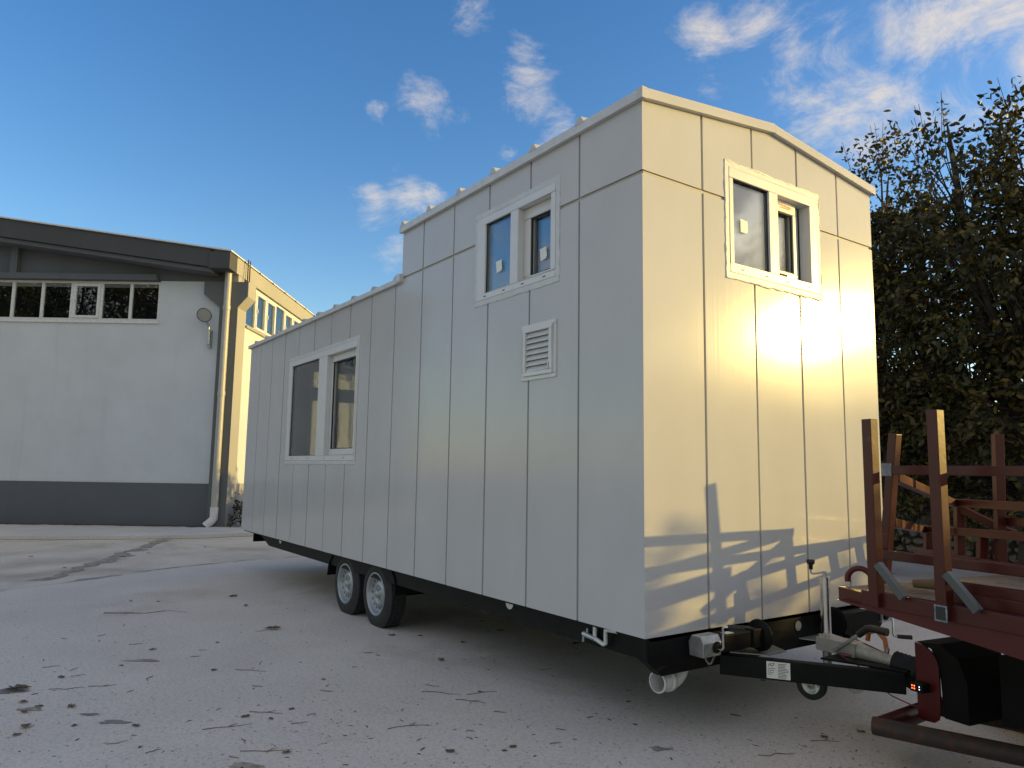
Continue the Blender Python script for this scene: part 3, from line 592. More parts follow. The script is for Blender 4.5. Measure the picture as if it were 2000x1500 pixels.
# windows
def window(fr, o, g1, mu, r1, sash, stick, seal=0.0, label=None):
    u0, u1, v0, v1 = o
    w_ = MB(); w_.ring(u0, u1, v0, v1, .036, -.024, .0055, fr); w_ = w_.build('window', 'trim', TH, .003, label)
    f_ = MB(); i0, i1, j0, j1 = u0 + .037, u1 - .037, v0 + .037, v1 - .037
    gl0, gb, gt = g1
    f_.box(i0, i1, j0, gb, -.075, .008, fr); f_.box(i0, i1, gt, j1, -.075, .008, fr)
    f_.box(i0, gl0, gb, gt, -.075, .008, fr); f_.box(mu[0], mu[1], gb, gt, -.10, .008, fr); f_.box(r1, i1, gb, gt, -.075, .008, fr)
    f_.build('frame', 'pvc', w_, .004)
    g_ = MB(); g_.ring(gl0, mu[0], gb, gt, .006, -.012, -.006, fr); g_.build('gasket', 'gasket', w_)
    p_ = MB(); p_.box(gl0, mu[0], gb, gt, -.020, -.014, fr); p_.build('pane', 'glass', w_)
    s0, s1, sb, st_, sw = sash
    s_ = MB(); s_.box(s0, s1, gb + .001, sb, -.105, -.045, fr); s_.box(s0, s1, st_, gt - .001, -.105, -.045, fr); s_.box(s0, s0 + sw, sb, st_, -.105, -.045, fr); s_.box(s1 - sw, s1, sb, st_, -.105, -.045, fr); s_.build('sash', 'pvc', w_, .004)
    g_ = MB(); g_.ring(s0 + sw, s1 - sw, sb, st_, .008, -.066, -.052, fr); g_.build('gasket', 'gasket', w_)
    p_ = MB(); p_.box(s0 + sw, s1 - sw, sb, st_, -.084, -.078, fr); p_.build('pane', 'glass', w_)
    for k in (.12, .38, .62, .88):
        d_ = MB(); c = i0 + (i1 - i0) * k; d_.box(c - .014, c + .014, (j0 + gb) / 2 - .004, (j0 + gb) / 2 + .003, .0075, .0095, fr); d_.build('drain_slot', 'gasket', w_)
    for (a, b_, nn, sz, ro) in stick:
        d_ = MB(); cs, sn = math.cos(ro), math.sin(ro); d_.prism([(a + sz * (x * cs - y * sn), b_ + sz * (x * sn + y * cs)) for x, y in ((-.8, -1), (.6, -1), (.85, -.7), (.85, .9), (-.8, 1))], nn, nn + .001, fr); d_.build('sticker', 'paper', w_)
    if seal:
        sl = MB()
        for (p0, p1) in (((u0, v0), (u1, v0)), ((u1, v0), (u1, v1)), ((u1, v1), (u0, v1)), ((u0, v1), (u0, v0))):
            n = 26; pa = [fr.p(p0[0] + (p1[0] - p0[0]) * i / n + random.gauss(0, .0022), p0[1] + (p1[1] - p0[1]) * i / n + random.gauss(0, .0022), .001) for i in range(n + 1)]
            sl.tube(pa, [seal * random.uniform(.5, 1.5) for _ in pa], 6)
        sl.build('sealant', 'seal', w_)
    return w_
window(S, W_SM, (-1.574, 2.098, 2.612), (-1.256, -1.166), -.806, (-1.165, -.807, 2.136, 2.535, .07), [(-1.42, 2.27, -.0135, .042, .1), (-.99, 2.27, -.077, .042, .12)], .004, 'two-pane sliding window high on the shaded long side')
window(S, W_BIG, (-5.712, .965, 2.01), (-4.835, -4.60), -3.845, (-4.599, -3.846, 1.03, 1.94, .04), [], .003, 'large two-pane sliding window low on the shaded long side')
wfr = window(E_, W_FR, (.762, 2.10, 2.635), (1.114, 1.205), 1.553, (1.206, 1.47, 2.155, 2.56, .03), [(.885, 2.36, -.0135, .042, 0)], .006, 'two-pane window in the sunlit gable end')
q = MB(); q.box(1.471, 1.5525, 2.101, 2.634, -.11, -.085, E_); q.build('inner_jamb', 'pvc', wfr)
# printed film on the front sash top and bottom rails
q = MB(); q.box(1.215, 1.43, 2.575, 2.632, -.0448, -.0440, E_); lab = q.build('protective_film', 'paper', wfr)
q = MB()
for (a, b_, c, d_) in ((1.225, 1.24, 2.60, 2.615), (1.246, 1.262, 2.60, 2.615)): q.box(a, b_, c, d_, -.0440, -.0436, E_)
q.build('film_print_dark', 'ink', wfr)
q = MB()
for k in range(9): q.box(1.28 + k * .016, 1.291 + k * .016, 2.60 - .001 * k, 2.614 - .001 * k, -.0440, -.0436, E_)
q.box(1.30, 1.40, 2.585, 2.591, -.0440, -.0436, E_); q.build('film_print_red', 'redink', wfr)
q = MB(); q.box(1.23, 1.36, 2.112, 2.140, -.0448, -.0440, E_); q.build('protective_film', 'timber', wfr)
# glazed back door (seen through the big window)
dr = MB(); d0, d1, e0, e1 = DOOR; dr.ring(d0, d1, e0, e1, .06, -.09, .0, K_); dr.box(d0 + .06, d1 - .06, 1.79, 1.98, -.085, -.005, K_)
door = dr.build('back_door', 'pvc', TH)
q = MB(); q.box(-1.26, -1.13, .08, 1.79, -.085, -.005, K_); q.build('door_stile', 'gasket', door)
for r_ in ((d0 + .06, -1.26, .08, 1.79), (-1.13, d1 - .06, .08, 1.79), (d0 + .06, d1 - .06, 1.98, e1 - .06)):
    q = MB(); q.box(*r_, -.05, -.044, K_); q.build('pane', 'glass', door)
# louvre vent
a0, a1, b0, b1 = VENT
vt = MB(); vt.ring(a0, a1, b0, b1, .026, -.024, .010, S); vt.ring(a0 + .026, a1 - .026, b0 + .026, b1 - .026, .026, -.02, .022, S); vent = vt.build('vent_grille', 'pvc', TH, .003)
q = MB(); q.box(a0 + .05, a1 - .05, b0 + .05, b1 - .05, -.0235, -.016, S); q.build('vent_back', 'gasket', vent)
n = 7; hh = (b1 - b0 - .108) / n
for k in range(n):
    z0 = b0 + .054 + hh * k; q = MB(); q.add([S.p(a0 + .053, z0, .016), S.p(a1 - .075, z0, .016), S.p(a1 - .075, z0 + hh * .98, -.004), S.p(a0 + .053, z0 + hh * .98, -.004), S.p(a0 + .053, z0 + .004, .009), S.p(a1 - .075, z0 + .004, .009), S.p(a1 - .075, z0 + hh * .98, -.010), S.p(a0 + .053, z0 + hh * .98, -.010)],
                                                                   [(0, 1, 2, 3), (7, 6, 5, 4), (0, 4, 5, 1), (1, 5, 6, 2), (2, 6, 7, 3), (3, 7, 4, 0)]); q.build('slat', 'pvc', vent)
q = MB(); q.box(a1 - .072, a1 - .054, b0 + .054, b1 - .054, -.016, .012, S); q.build('slider', 'pvc', vent)
q = MB(); q.box(a1 - .068, a1 - .058, b0 + .06, b0 + .10, .012, .024, S); q.build('slider_knob', 'trim', vent)

# chassis
C = 'chassis'
ch = MB()
for n_ in (-.13, -BW + .07): ch.prism([(-6.85, -.004), (-6.85, -.03), (-6.5, -.13), (-.06, -.13), (-.06, -.004)], n_, n_ + .06, S)
for x in (-6.4, -5.4, -4.6, -2.8, -1.9, -1.0): ch.box(x - .03, x + .03, .13, BW - .13, F - .10, F - .006)
ch.box(BL + .02, -.002, .035, BW - .035, F - .02, F - .001)
chs = ch.build('chassis', 'black', TH)
q = MB(); q.prism([(.010, -.002), (.014, -.115), (.12, -.20), (BW - .12, -.20), (BW - .014, -.115), (BW - .010, -.002)], -.06, -.002, E_); q.build('front_beam', 'black', TH)
q = MB(); q.lathe([(0, 0.0), (.004, .03)], (.0, 1.30, F - .07), (1, 0, 0), 14); q.build('beam_hole', 'galv', TH)
q = MB(); q.box(-7.36, -7.345, .12, BW - .12, F - .155, F - .004); q.build('rear_beam', 'black', TH)
q = MB(); q.prism([(-7.34, -.004), (-7.34, -.14), (-6.75, -.075), (-6.75, -.004)], -.9, -.86, S); q.build('tail_bracket', 'black', TH)
for x in (-6.05, -1.30): q = MB(); q.lathe([(0, 0.), (.003, .045)], (x, .066, F - .02), (0, -1, 0), 16); q.build('side_marker', 'trim', TH)
# wheels
def wheel(xc, yo, sgn, zc, rt, wt, rr):
    wl = bpy.data.objects.new('wheel', None); COL.objects.link(wl); place(wl, TH); wl.location = (xc, yo, zc); wl.matrix_parent_inverse = Matrix.Translation(-parent_world(TH)); 
    ax = Vector((0, sgn, 0)); o = Vector((xc, yo, zc)); sw = .032
    prof = [(-wt + .012, rr * .98), (-wt, rr + .03), (-wt + .004, rt - .05), (-wt + .022, rt - .008)]
    grooves = []
    y = -wt + .022
    ribs = [(-wt + .024, -wt + .056), (-wt + .064, -wt + .096), (-wt + .104, -wt + .136), (-wt + .144, -.024)]
    for a, b_ in ribs: prof += [(a, rt - .009), (a + .001, rt), (b_ - .001, rt), (b_, rt - .009)]
    prof += [(-.022, rt - .010), (-.006, rt - .05), (0.0, rr + .03), (-.008, rr + .004), (-.012, rr * .98)]
    lug = {i for i in range(len(prof)) if abs(prof[i][1] - rt) < 1e-6}; edgei = sorted(lug)[:2] + sorted(lug)[-2:]
    N = 132
    tm = MB(); tm.lathe(prof, o, ax, N, False, lambda i, j, r_: r_ - (.006 if (i in lug and ((j % 3) == 0 or (i not in edgei and (j % 6) == 2))) else 0))
    ty = tm.build('tyre', 'rubber'); 
    rm = MB(); rm.lathe([(-.012, rr), (-.004, rr + .004), (-.004, rr - .012), (-.022, rr - .020), (-.055, rr - .030), (-.060, rr - .045), (-.045, rr - .062), (-.038, rr * .52), (-.030, rr * .47), (-.034, rr * .40), (-.046, rr * .36), (-.046, .034), (-.020, .032), (-.012, .026), (-.010, 0.0)], o, ax, 48)
    ri = rm.build('rim', 'rim')
    sl = MB()
    for k in range(14):
        a = 2 * math.pi * k / 14; c = o + ax * -.0365 + (Vector((math.cos(a), 0, math.sin(a))) * (rr - .060)); t_ = Vector((-math.sin(a), 0, math.cos(a))); rd = Vector((math.cos(a), 0, math.sin(a)))
        sl.add([c + rd * x + t_ * y + ax * .0015 for x, y in ((-.012, -.008), (.010, -.011), (.010, .011), (-.012, .008))], [(0, 1, 2, 3)])
    s2 = sl.build('rim_slots', 'gasket')
    nu = MB()
    for k in range(5):
        a = 2 * math.pi * k / 5; c = o + ax * -.046 + Vector((math.cos(a), 0, math.sin(a))) * .050; nu.tube([c, c + ax * .016], .009, 6)
    n2 = nu.build('wheel_bolts', 'galv')
    for p_ in (ty, ri, s2, n2): p_.parent = wl; p_.matrix_parent_inverse = Matrix.Translation(-Vector((xc, yo, zc)))
    return wl
for xc in (-3.385, -4.075):
    wheel(xc, .065, -1, .300, .300, .185, .186); wheel(xc, BW - .065, 1, .300, .300, .185, .186)
for yc in (.16, BW - .16):
    q = MB()
    pr = [(-4.50, .33), (-4.46, .47), (-4.38, F - .02), (-3.08, F - .02), (-3.0, .47), (-2.985, .35), (-2.97, .35), (-2.985, .475), (-3.07, F - .004), (-4.39, F - .004), (-4.475, .475), (-4.515, .33)]
    mid = len(pr) // 2
    for i in range(mid - 1):
        q.prism([pr[i], pr[i + 1], pr[-2 - i], pr[-1 - i]], -yc - .11, -yc + .105, Fr((0, 0, 0), (1, 0, 0), (0, 0, 1), (0, -1, 0)))
    q.build('mudguard', 'black', TH)
for xc in (-3.385, -4.075): q = MB(); q.tube([(xc, .2, .30), (xc, BW - .2, .30)], .04, 10); q.box(xc - .05, xc + .05, .28, .36, .3, F - .1); q.build('axle', 'black', TH)
# drawbar
yc = BW / 2; zb0, zb1 = F - .255, F - .150
def vbeam(y0, y1, name):
    q = MB(); q.bar((-.02, y0, (zb0 + zb1) / 2), (.74, y1, (zb0 + zb1) / 2), .06, zb1 - zb0); return q.build(name, 'black', TH, .006)
arm = vbeam(.60, yc - .055, 'drawbar_arm'); vbeam(BW - .60, yc + .055, 'drawbar_arm')
q = MB(); q.prism([(.36, yc - .20), (.76, yc - .07), (.76, yc + .07), (.36, yc + .20)], zb1 + .001, zb1 + .012); q.build('coupling_plate', 'black', TH, .002)
q = MB(); q.prism([(.0, .66), (.16, .78), (.16, .95), (.0, 1.02)], zb1 + .001, zb1 + .007); q.build('gusset_plate', 'galv', TH)  # black gussets coloured light zinc to stand in for reflected sky
q = MB(); q.prism([(.0, BW - .66), (.16, BW - .78), (.16, BW - .95), (.0, BW - 1.02)], zb1 + .001, zb1 + .007); q.build('gusset_plate', 'galv', TH)
dirA = Vector((.76, yc - .055 - .60, 0)).normalized(); nrmA = Vector((dirA.y, -dirA.x, 0))
LF_ = Fr(Vector((-.02, .60, (zb0 + zb1) / 2)) + nrmA * .0305, dirA, (0, 0, 1), nrmA)
q = MB(); q.box(.245, .365, -.042, .045, 0, .0012, LF_); plate = q.build('rating_plate', 'paper', arm)
q = MB()
for row in range(10): q.box(.303, .303 + random.uniform(.035, .054), .034 - row * .0078, .0365 - row * .0078, .0013, .0018, LF_)
for row in range(4): q.box(.250, .250 + (.04, .034, .03, .022)[row], .008 - row * .010, .0105 - row * .010, .0013, .0018, LF_)
for (x0, y0, x1, y1) in ((.254, .020, .262, .038), (.262, .020, .270, .038), (.272, .036, .286, .036), (.286, .036, .274, .020), (.268, .030, .274, .020)):
    a, b_ = Vector((x0, y0)), Vector((x1, y1)); t_ = (b_ - a).normalized() * .0014; n_ = Vector((-t_.y, t_.x)); q.prism([tuple(a + n_), tuple(a - n_), tuple(b_ - n_), tuple(b_ + n_)], .0013, .0018, LF_)
q.build('plate_print', 'ink', arm)
# coupling
cp = MB(); cp.lathe([(0, .0), (0, .046), (.24, .044), (.30, .036), (.36, .033), (.40, .030), (.46, .028)], (.26, yc, zb1 + .062), (1, 0, -.10), 20)
cp.box(.24, .47, yc - .055, yc + .055, zb1 + .012, zb1 + .085); cpl = cp.build('coupling', 'cast', TH, .004)
bl = MB(); pf = []
for k in range(6): pf += [(.021 * k, .040), (.021 * k + .0105, .060)]
pf += [(.13, .04), (.17, .036)]
bl.lathe(pf, (.655, yc, zb1 + .025), (1, 0, -.10), 24); bl.build('bellows', 'rubber', cpl)
hb = MB(); hb.bar((.36, yc - .06, zb1 + .03), (.52, yc - .06, zb1 + .155), .016, .032, (0, 1, 0)); hb.build('handbrake_lever', 'galv', cpl, .003)
hb = MB(); hb.tube([(.50, yc - .06, zb1 + .14), (.545, yc - .06, zb1 + .178), (.57, yc - .06, zb1 + .187), (.66, yc - .06, zb1 + .183)], [.018, .02, .019, .021], 12); hb.build('handbrake_grip', 'grip', cpl)
hs = MB(); hs.tube([(.47, yc + .08, zb1 + .09), (.48, yc + .08, zb1 + .135), (.53, yc + .07, zb1 + .155), (.585, yc + .05, zb1 + .12), (.61, yc + .02, zb1 + .06)], .013, 10); hs.build('hose', 'hose', cpl)
hs = MB(); hs.tube([(.605, yc + .02, zb1 + .05), (.615, yc + .02, zb1 + .085)], .011, 8); hs.build('grease_nipple', 'galv', cpl)
for x in (.255, .30):
    q = MB(); q.tube([(x, yc - .03, zb1 + .085), (x, yc - .03, zb1 + .097)], .012, 6); q.build('bolt', 'galv', cpl)
# jockey wheel
jx, jy = .268, yc + .01
jk = MB(); jk.tube([(jx, jy, zb1 + .01), (jx, jy, F + .262)], .027, 20); jo = jk.build('jockey_stand', 'chrome', TH)
q = MB(); q.tube([(jx, jy, F + .262), (jx, jy, F + .266)], .0285, 20); q.tube([(jx, jy, F + .262), (jx, jy, F + .295)], .011, 10); q.build('jockey_cap', 'galv', jo)
q = MB(); q.tube([(jx, jy, F + .290), (jx - .045, jy - .045, F + .278), (jx - .052, jy - .052, F + .284), (jx - .052, jy - .052, F + .31)], .006, 8); q.build('crank', 'galv', jo)
q = MB(); q.lathe([(0, .0), (0, .011), (.026, .012), (.032, .022), (.052, .024), (.057, .016), (.057, 0)], (jx - .052, jy - .052, F + .303), (0, 0, 1), 14); q.build('crank_knob', 'grip', jo)
q = MB(); q.box(jx - .04, jx + .1, jy - .04, jy + .10, zb1 + .012, zb1 + .05); q.build('clamp', 'black', jo, .005)
wx, wz = .165, F - .355
q = MB(); q.lathe([(-.022, .052), (-.026, .066), (-.016, .083), (.016, .083), (.026, .066), (.022, .052)], (wx, jy, wz), (.25, -1, 0), 30); q.build('jockey_tyre', 'rubber', jo)
q = MB(); q.lathe([(-.018, .0), (-.018, .05), (.018, .054), (.021, .048), (.010, .040), (.010, .016), (.022, .014), (.022, 0)], (wx, jy, wz), (.25, -1, 0), 26); q.build('jockey_rim', 'galv', jo)
q = MB(); q.bar((wx, jy - .032, wz), (jx - .01, jy - .03, zb0 - .01), .006, .036, (0, 1, 0)); q.bar((wx, jy + .032, wz), (jx - .01, jy + .03, zb0 - .01), .006, .036, (0, 1, 0)); q.tube([(jx, jy, zb0 - .06), (jx, jy, zb1)], .024, 14); q.build('jockey_fork', 'galv', jo)
q = MB(); q.lathe([(-.01, 0), (-.01, .05), (.01, .05), (.012, 0)], (.34, yc + .16, F - .335), (.3, -1, 0), 20); q.build('rope_pulley', 'trim', jo)
# stabiliser legs folded along the front
def stab(y0, y1, sg):      # y0 = gear end, y1 = foot end
    zc, xc = F - .055, .085
    m_ = MB(); m_.box(xc - .036, xc + .036, min(y0 + sg * .13, y1), max(y0 + sg * .13, y1), zc - .042, zc + .042); t_ = m_.build('stabiliser_leg', 'black', TH, .004)
    m_ = MB(); m_.box(xc - .047, xc + .047, min(y1 - sg * .10, y1 - sg * .03), max(y1 - sg * .10, y1 - sg * .03), zc - .05, zc + .05); m_.build('inner_leg', 'black', t_, .004)
    m_ = MB(); m_.prism([(-.045, -.05), (.045, -.05), (.052, .02), (.03, .055), (-.03, .055), (-.052, .02)], 0, .14, Fr((xc, y0, zc), (1, 0, 0), (0, 0, 1), (0, sg, 0))); m_.build('gear_housing', 'galv', t_, .004)
    m_ = MB(); m_.lathe([(0, 0), (0, .082), (.012, .088), (.016, .080), (.012, .05), (.012, 0)], (xc, y1, zc), (0, sg, 0), 28); m_.build('foot_plate', 'black', t_)
    c0 = Vector((xc + .05, y0 + sg * .10, zc - .01))
    m_ = MB(); m_.lathe([(0, 0), (0, .03), (.012, .03), (.012, 0)], (xc + .045, y0 + sg * .10, zc - .005), (1, 0, 0), 14); m_.build('crank_boss', 'black', t_)
    up = 1 if sg > 0 else -1
    m_ = MB(); m_.tube([c0, c0 + Vector((.035, 0, 0)), c0 + Vector((.045, 0, .012 * up)), c0 + Vector((.045, 0, .11 * up)), c0 + Vector((.052, 0, .118 * up)), c0 + Vector((.075, .02, .118 * up))], .0065, 8); m_.build('crank', 'chrome', t_)
    m_ = MB(); a = c0 + Vector((.065, .012, .118 * up)); m_.tube([a, a + Vector((.062, .060, -.002))], [.0125, .014], 10); m_.build('crank_handle', 'grip', t_)
    m_ = MB(); m_.box(xc - .02, xc + .02, min(y0 + sg * .22, y0 + sg * .28), max(y0 + sg * .22, y0 + sg * .28), zc + .0425, zc + .0445); m_.build('leg_sticker', 'paper', t_)
    return t_
sa = stab(.285, .80, 1); stab(2.16, 1.56, -1)
chn = MB(); cc = [Vector((.09, .33, F - .105)) + Vector((.01, .085 * i / 9, -.045 * math.sin(math.pi * i / 9))) for i in range(10)]
for i in range(9):
    a, b_ = cc[i], cc[i + 1]; c = (a + b_) / 2; d = (b_ - a).normalized(); s2 = d.cross(Vector((1, 0, 0))) if i % 2 else Vector((1, 0, 0)); s2.normalize()
    chn.tube([c + d * (math.cos(q) * .009) + s2 * (math.sin(q) * .005) for q in np.linspace(0, 2 * math.pi, 9)], .0013, 5, cap=False)
chn.build('safety_chain', 'galv', sa)
# grey waste pipe elbow below the front corner
wp = MB(); pc = [(-.115, .205, F - .268), (-.12, .30, F - .268)] + [(-.122, .30 + .09 * math.sin(a), F - .178 - .09 * math.cos(a)) for a in np.linspace(.25, math.pi / 2, 7)] + [(-.122, .392, F - .05)]
wp.tube(pc, .054, 22, cap=False); wp.tube(pc[:2], .049, 22, cap=False); wpo = wp.build('waste_pipe', 'pvc', TH)
q = MB(); q.lathe([(0, .049), (0, .0575), (.014, .0575), (.014, .054)], (-.115, .203, F - .268), (-.05, 1, 0), 22); q.lathe([(.07, .054), (.07, .060), (.10, .060), (.10, .054)], (-.115, .203, F - .268), (-.05, 1, 0), 22); q.build('pipe_collar', 'pvc', wpo)
# water inlet with valve under the long side
q = MB(); q.tube([(-.44, .05, F - .005), (-.44, .05, F - .075), (-.43, .045, F - .085), (-.36, .04, F - .10), (-.34, .04, F - .09), (-.34, .04, F - .02), (-.25, .04, F - .012)], .0125, 10); wv = q.build('water_inlet', 'pvc', TH)
q = MB(); q.tube([(-.43, .045, F - .085), (-.53, .045, F - .075)], [.014, .017], 10); q.tube([(-.50, .045, F - .075), (-.50, .045, F - .04)], .006, 8); q.tube([(-.53, .045, F - .08), (-.535, .045, F - .12)], .007, 8); q.build('brass_valve', 'galv', wv)

# ------------------------------------------------------------------ flatbed truck and steel rack
TA = R(-9.0); TO = Vector((.99, .365, 0)); TU = Vector((math.cos(TA), math.sin(TA), 0)); TV = Vector((-math.sin(TA), math.cos(TA), 0))
T = Fr(TO, TU, TV, (0, 0, 1))                      # a along the truck, b across, c height
TR = empty('flatbed_truck', 'rusty red flatbed truck coupled to the trailer drawbar', 'truck', loc=(1.6, 1.2, 0))
DZ = .905
q = MB(); q.prism([(-.02, 0.0), (3.6, 0.0), (3.6, 1.66), (-.02, 1.66)], DZ - .03, DZ - .002, T); q.build('deck', 'tread', TR)
q = MB(); q.prism([(-.195, .055), (-.02, .0), (-.02, 1.66), (-.195, 1.55)], DZ - .034, DZ - .006, T); q.build('deck_lip', 'tread', TR)
q = MB(); q.prism([(-.205, .05), (-.02, -.008), (-.02, .03), (-.195, .085)], DZ - .065, DZ - .004, T); q.build('lip_edge', 'rackpaint', TR)
q = MB(); q.box(-.02, 3.6, -.03, .012, DZ - .05, DZ + .014, T); q.build('side_rail', 'rackpaint', TR, .004)
TS = Fr(TO, TU, (0, 0, 1), -TV)
q = MB(); q.prism([(-.16, DZ - .052), (3.6, DZ - .052), (3.6, DZ - .22), (.9, DZ - .165), (.35, DZ - .105), (-.02, DZ - .068)], -.10, .018, TS); q.build('side_beam', 'redpaint', TR)
q = MB(); q.prism([(-.16, DZ - .052), (3.6, DZ - .052), (3.6, DZ - .22), (.9, DZ - .165), (.35, DZ - .105), (-.02, DZ - .068)], -1.66, -1.54, TS); q.build('side_beam', 'redpaint', TR)
for a in (.4, 1.3, 2.2, 3.1): q = MB(); q.box(a, a + .06, .1, 1.54, DZ - .11, DZ - .031, T); q.build('cross_member', 'rackpaint', TR)
for a0 in (.34, ):
    q = MB(); q.box(.32, 3.6, .05, .09, DZ - .002, DZ + .055, T); q.build('floor_rail', 'rackpaint', TR, .003)
# stakes with angle braces
def stake(a, b_, top, nm='stake'):
    q = MB(); q.box(a, a + .046, b_, b_ + .046, DZ - .045, top, T); s_ = q.build(nm, 'rackpaint', TR, .003)
    q = MB(); q.bar(T.p(a + .05, b_ + .005, DZ + .135), T.p(a + .165, b_ + .005, DZ + .012), .03, .03, T.v); q.build('brace', 'angle', s_, .002); return s_
stake(.035, -.055, 1.655); stake(.335, -.055, 1.675)
q = MB(); q.ring(.332, .384, -.050, .012, .006, .001, .004, Fr(TO + TV * -.055 + Vector((0, 0, DZ)), TU, (0, 0, 1), -TV)); q.build('weld_patch', 'primer', TR)
q = MB(); q.box(.338, .378, -.044, .006, .001, .003, Fr(TO + TV * -.055 + Vector((0, 0, DZ)), TU, (0, 0, 1), -TV)); q.build('tube_mouth', 'gasket', TR)
# under-run frame of old pipe
q = MB(); q.tube([(.745, .78, .215), (1.55, 1.03, .215), (3.2, 1.45, .215)], .042, 14, cap=False); q.tube([(.745, .78, .215), (1.55, 1.03, .215)], .036, 14, cap=False); q.build('bumper_bar', 'rust', TR)
q = MB(); q.tube([(.775, .80, .215), (.765, 1.40, .215)], .045, 14); q.build('bumper_bar', 'rackpaint', TR)
q = MB(); q.bar((.80, 1.30, .235), (2.2, 1.68, .235), .06, .085); q.build('bumper_bar', 'rust', TR, .004)
# red end panel with lamp
PF = Fr((.815, 1.05, 0), TU, (0, 0, 1), -TV)
pp = [(.012, .235), (.03, .222), (.095, .226), (.118, .245), (.130, .30)] + [(.02 + .112 * math.cos(a), .48 + .105 * math.sin(a)) for a in np.linspace(.15, math.pi / 2, 7)] + [(.010, .588)]
q = MB(); q.prism(pp, -.012, 0, PF); q.build('end_panel', 'redpaint', TR, .002)
q = MB(); q.prism([(.010, .590), (.13, .600), (.22, .55), (.26, .45), (.26, .26), (.14, .26), (.128, .47), (.09, .57)], -.35, -.013, PF); q.build('hitch_housing', 'under', TR)
q = MB(); q.prism([(.10, .29), (.20, .30), (.52, .57), (3.4, .60), (3.4, .84), (.45, .84), (.30, .62), (.10, .60)], -1.5, -.715, TS); q.build('chassis', 'under', TR)
q = MB(); q.box(.018, .085, .365, .408, .001, .06, PF); tl = q.build('tail_lamp', 'black', TR, .004)
for (u_, v_) in ((.030, .380), (.030, .393), (.042, .380), (.042, .393)):
    q = MB(); q.lathe([(0, 0), (0, .0032), (.002, 0)], PF.p(u_ - .0, v_, .0605), PF.n, 8); q.build('led', 'ledred', tl)
for v_ in (.381, .393): q = MB(); q.lathe([(0, 0), (0, .003), (.002, 0)], PF.p(.068, v_, .0605), PF.n, 8); q.build('led', 'ledwhite', tl)
q = MB(); q.tube([(.79, 1.16, .56), (.84, 1.14, .56)], .012, 12); q.build('hitch_pin', 'galv', TR)
for b_ in (.12, 1.3):
    for a in (1.35, 2.6):
        q = MB(); o = T.p(a, b_, .36); q.lathe([(0, .0), (0, .19), (-.02, .2), (-.01, .33), (.03, .36), (.17, .36), (.2, .33), (.2, .2), (.18, 0)], o, TV, 36); q.build('truck_wheel', 'rubber', TR)
# chains of clutter on the deck
hk = MB(); hk.tube([Vector((.80, .62, DZ + .0)) + Vector((math.cos(a) * .05, math.cos(a) * .02, .012 + math.sin(a) * .055)) for a in np.linspace(-.2, math.pi + .2, 14)], .014, 10); tag(hk.build('tow_shackle', 'redpaint'), 'red bow shackle standing on the deck lip of the flatbed', 'shackle')
hk = MB(); hk.tube([(1.05, .62, DZ + .03), (1.14, .64, DZ + .036), (1.26, .66, DZ + .03), (1.36, .70, DZ + .03)], [.018, .024, .02, .014], 8); tag(hk.build('timber_stick', 'timber'), 'short rough wooden stick lying on the flatbed deck', 'stick')
# the welded steel rack riding on the far side of the deck
RK = empty('steel_rack', 'welded red oxide steel rack of square tube standing on the flatbed', 'rack', loc=(.6, 2.0, DZ))
RP = Fr((.9, 1.95, 0), TU, (0, 0, 1), -TV)
def rk(p0, p1, name, n0=0.0, n1=0.0, w=.046):
    q = MB(); q.bar(RP.p(p0[0], p0[1], n0), RP.p(p1[0], p1[1], n1), w, w, RP.n); return q.build(name, 'rackpaint', RK, .003)
def ru(x): return (x - .9) / math.cos(TA)
NP = Fr((1.03, .55, 0), TU, (0, 0, 1), -TV)
def nk(p0, p1, name, n0=0.0, n1=0.0, w=.040):
    q = MB(); q.bar(NP.p(p0[0], p0[1], n0), NP.p(p1[0], p1[1], n1), w, w, NP.n); return q.build(name, 'rackpaint', RK, .003)
# near frame: leaning upright with three rails
nk((-.085, .93), (.005, 1.60), 'post')
nk((-.015, 1.436), (1.9, 1.436), 'rail', .041, .041); nk((-.085, 1.06), (1.9, 1.06), 'rail', .041, .041); nk((.30, .975), (1.9, .985), 'rail', .10, .10)
# far frame, set askew on the deck
KD = Vector((.765, -.644, 0)).normalized(); KN = Vector((KD.y, -KD.x, 0)); FP = Fr((.224, 2.446, 0), KD, (0, 0, 1), KN)
def fk_(p0, p1, name, n0=0.0, n1=0.0, w=.048):
    q = MB(); q.bar(FP.p(p0[0], p0[1], n0), FP.p(p1[0], p1[1], n1), w, w, FP.n); return q.build(name, 'rackpaint', RK, .003)
fk_((.80, DZ - .02), (.845, 1.66), 'post', -.05, -.05); fk_((1.45, DZ - .02), (1.45, 1.66), 'post', -.05, -.05)
fk_((.44, 1.25), (1.6, 1.265), 'rail'); fk_((-.02, 1.055), (1.6, 1.12), 'rail'); fk_((-.14, .895), (1.6, .935), 'rail'); fk_((.75, 1.16), (1.6, 1.175), 'rail', -.1, -.1)
for (x, z0, z1) in ((.05, .90, 1.04), (.217, .90, 1.05), (.47, .92, 1.235), (.72, .92, 1.06)): fk_((x - .02, z0), (x, z1), 'short_post')
def lk(p, q_, name, w=.042):
    q = MB(); q.bar(p, q_, w, w); return q.build(name, 'rackpaint', RK, .003)
lk(NP.p(-.02, 1.405, -.02), FP.p(.45, 1.245, .02), 'diagonal'); lk(NP.p(-.05, 1.20, -.02), FP.p(.0, 1.05, .02), 'diagonal')
lk(FP.p(.46, 1.22, .0), FP.p(.86, 1.02, -.25), 'diagonal')
for (x, z) in ((0.0, 1.436), (-.075, 1.06)):
    q = MB(); q.box(x - .026, x + .024, z - .026, z + .030, .0612, .063, NP); q.build('weld_patch', 'primer', RK)
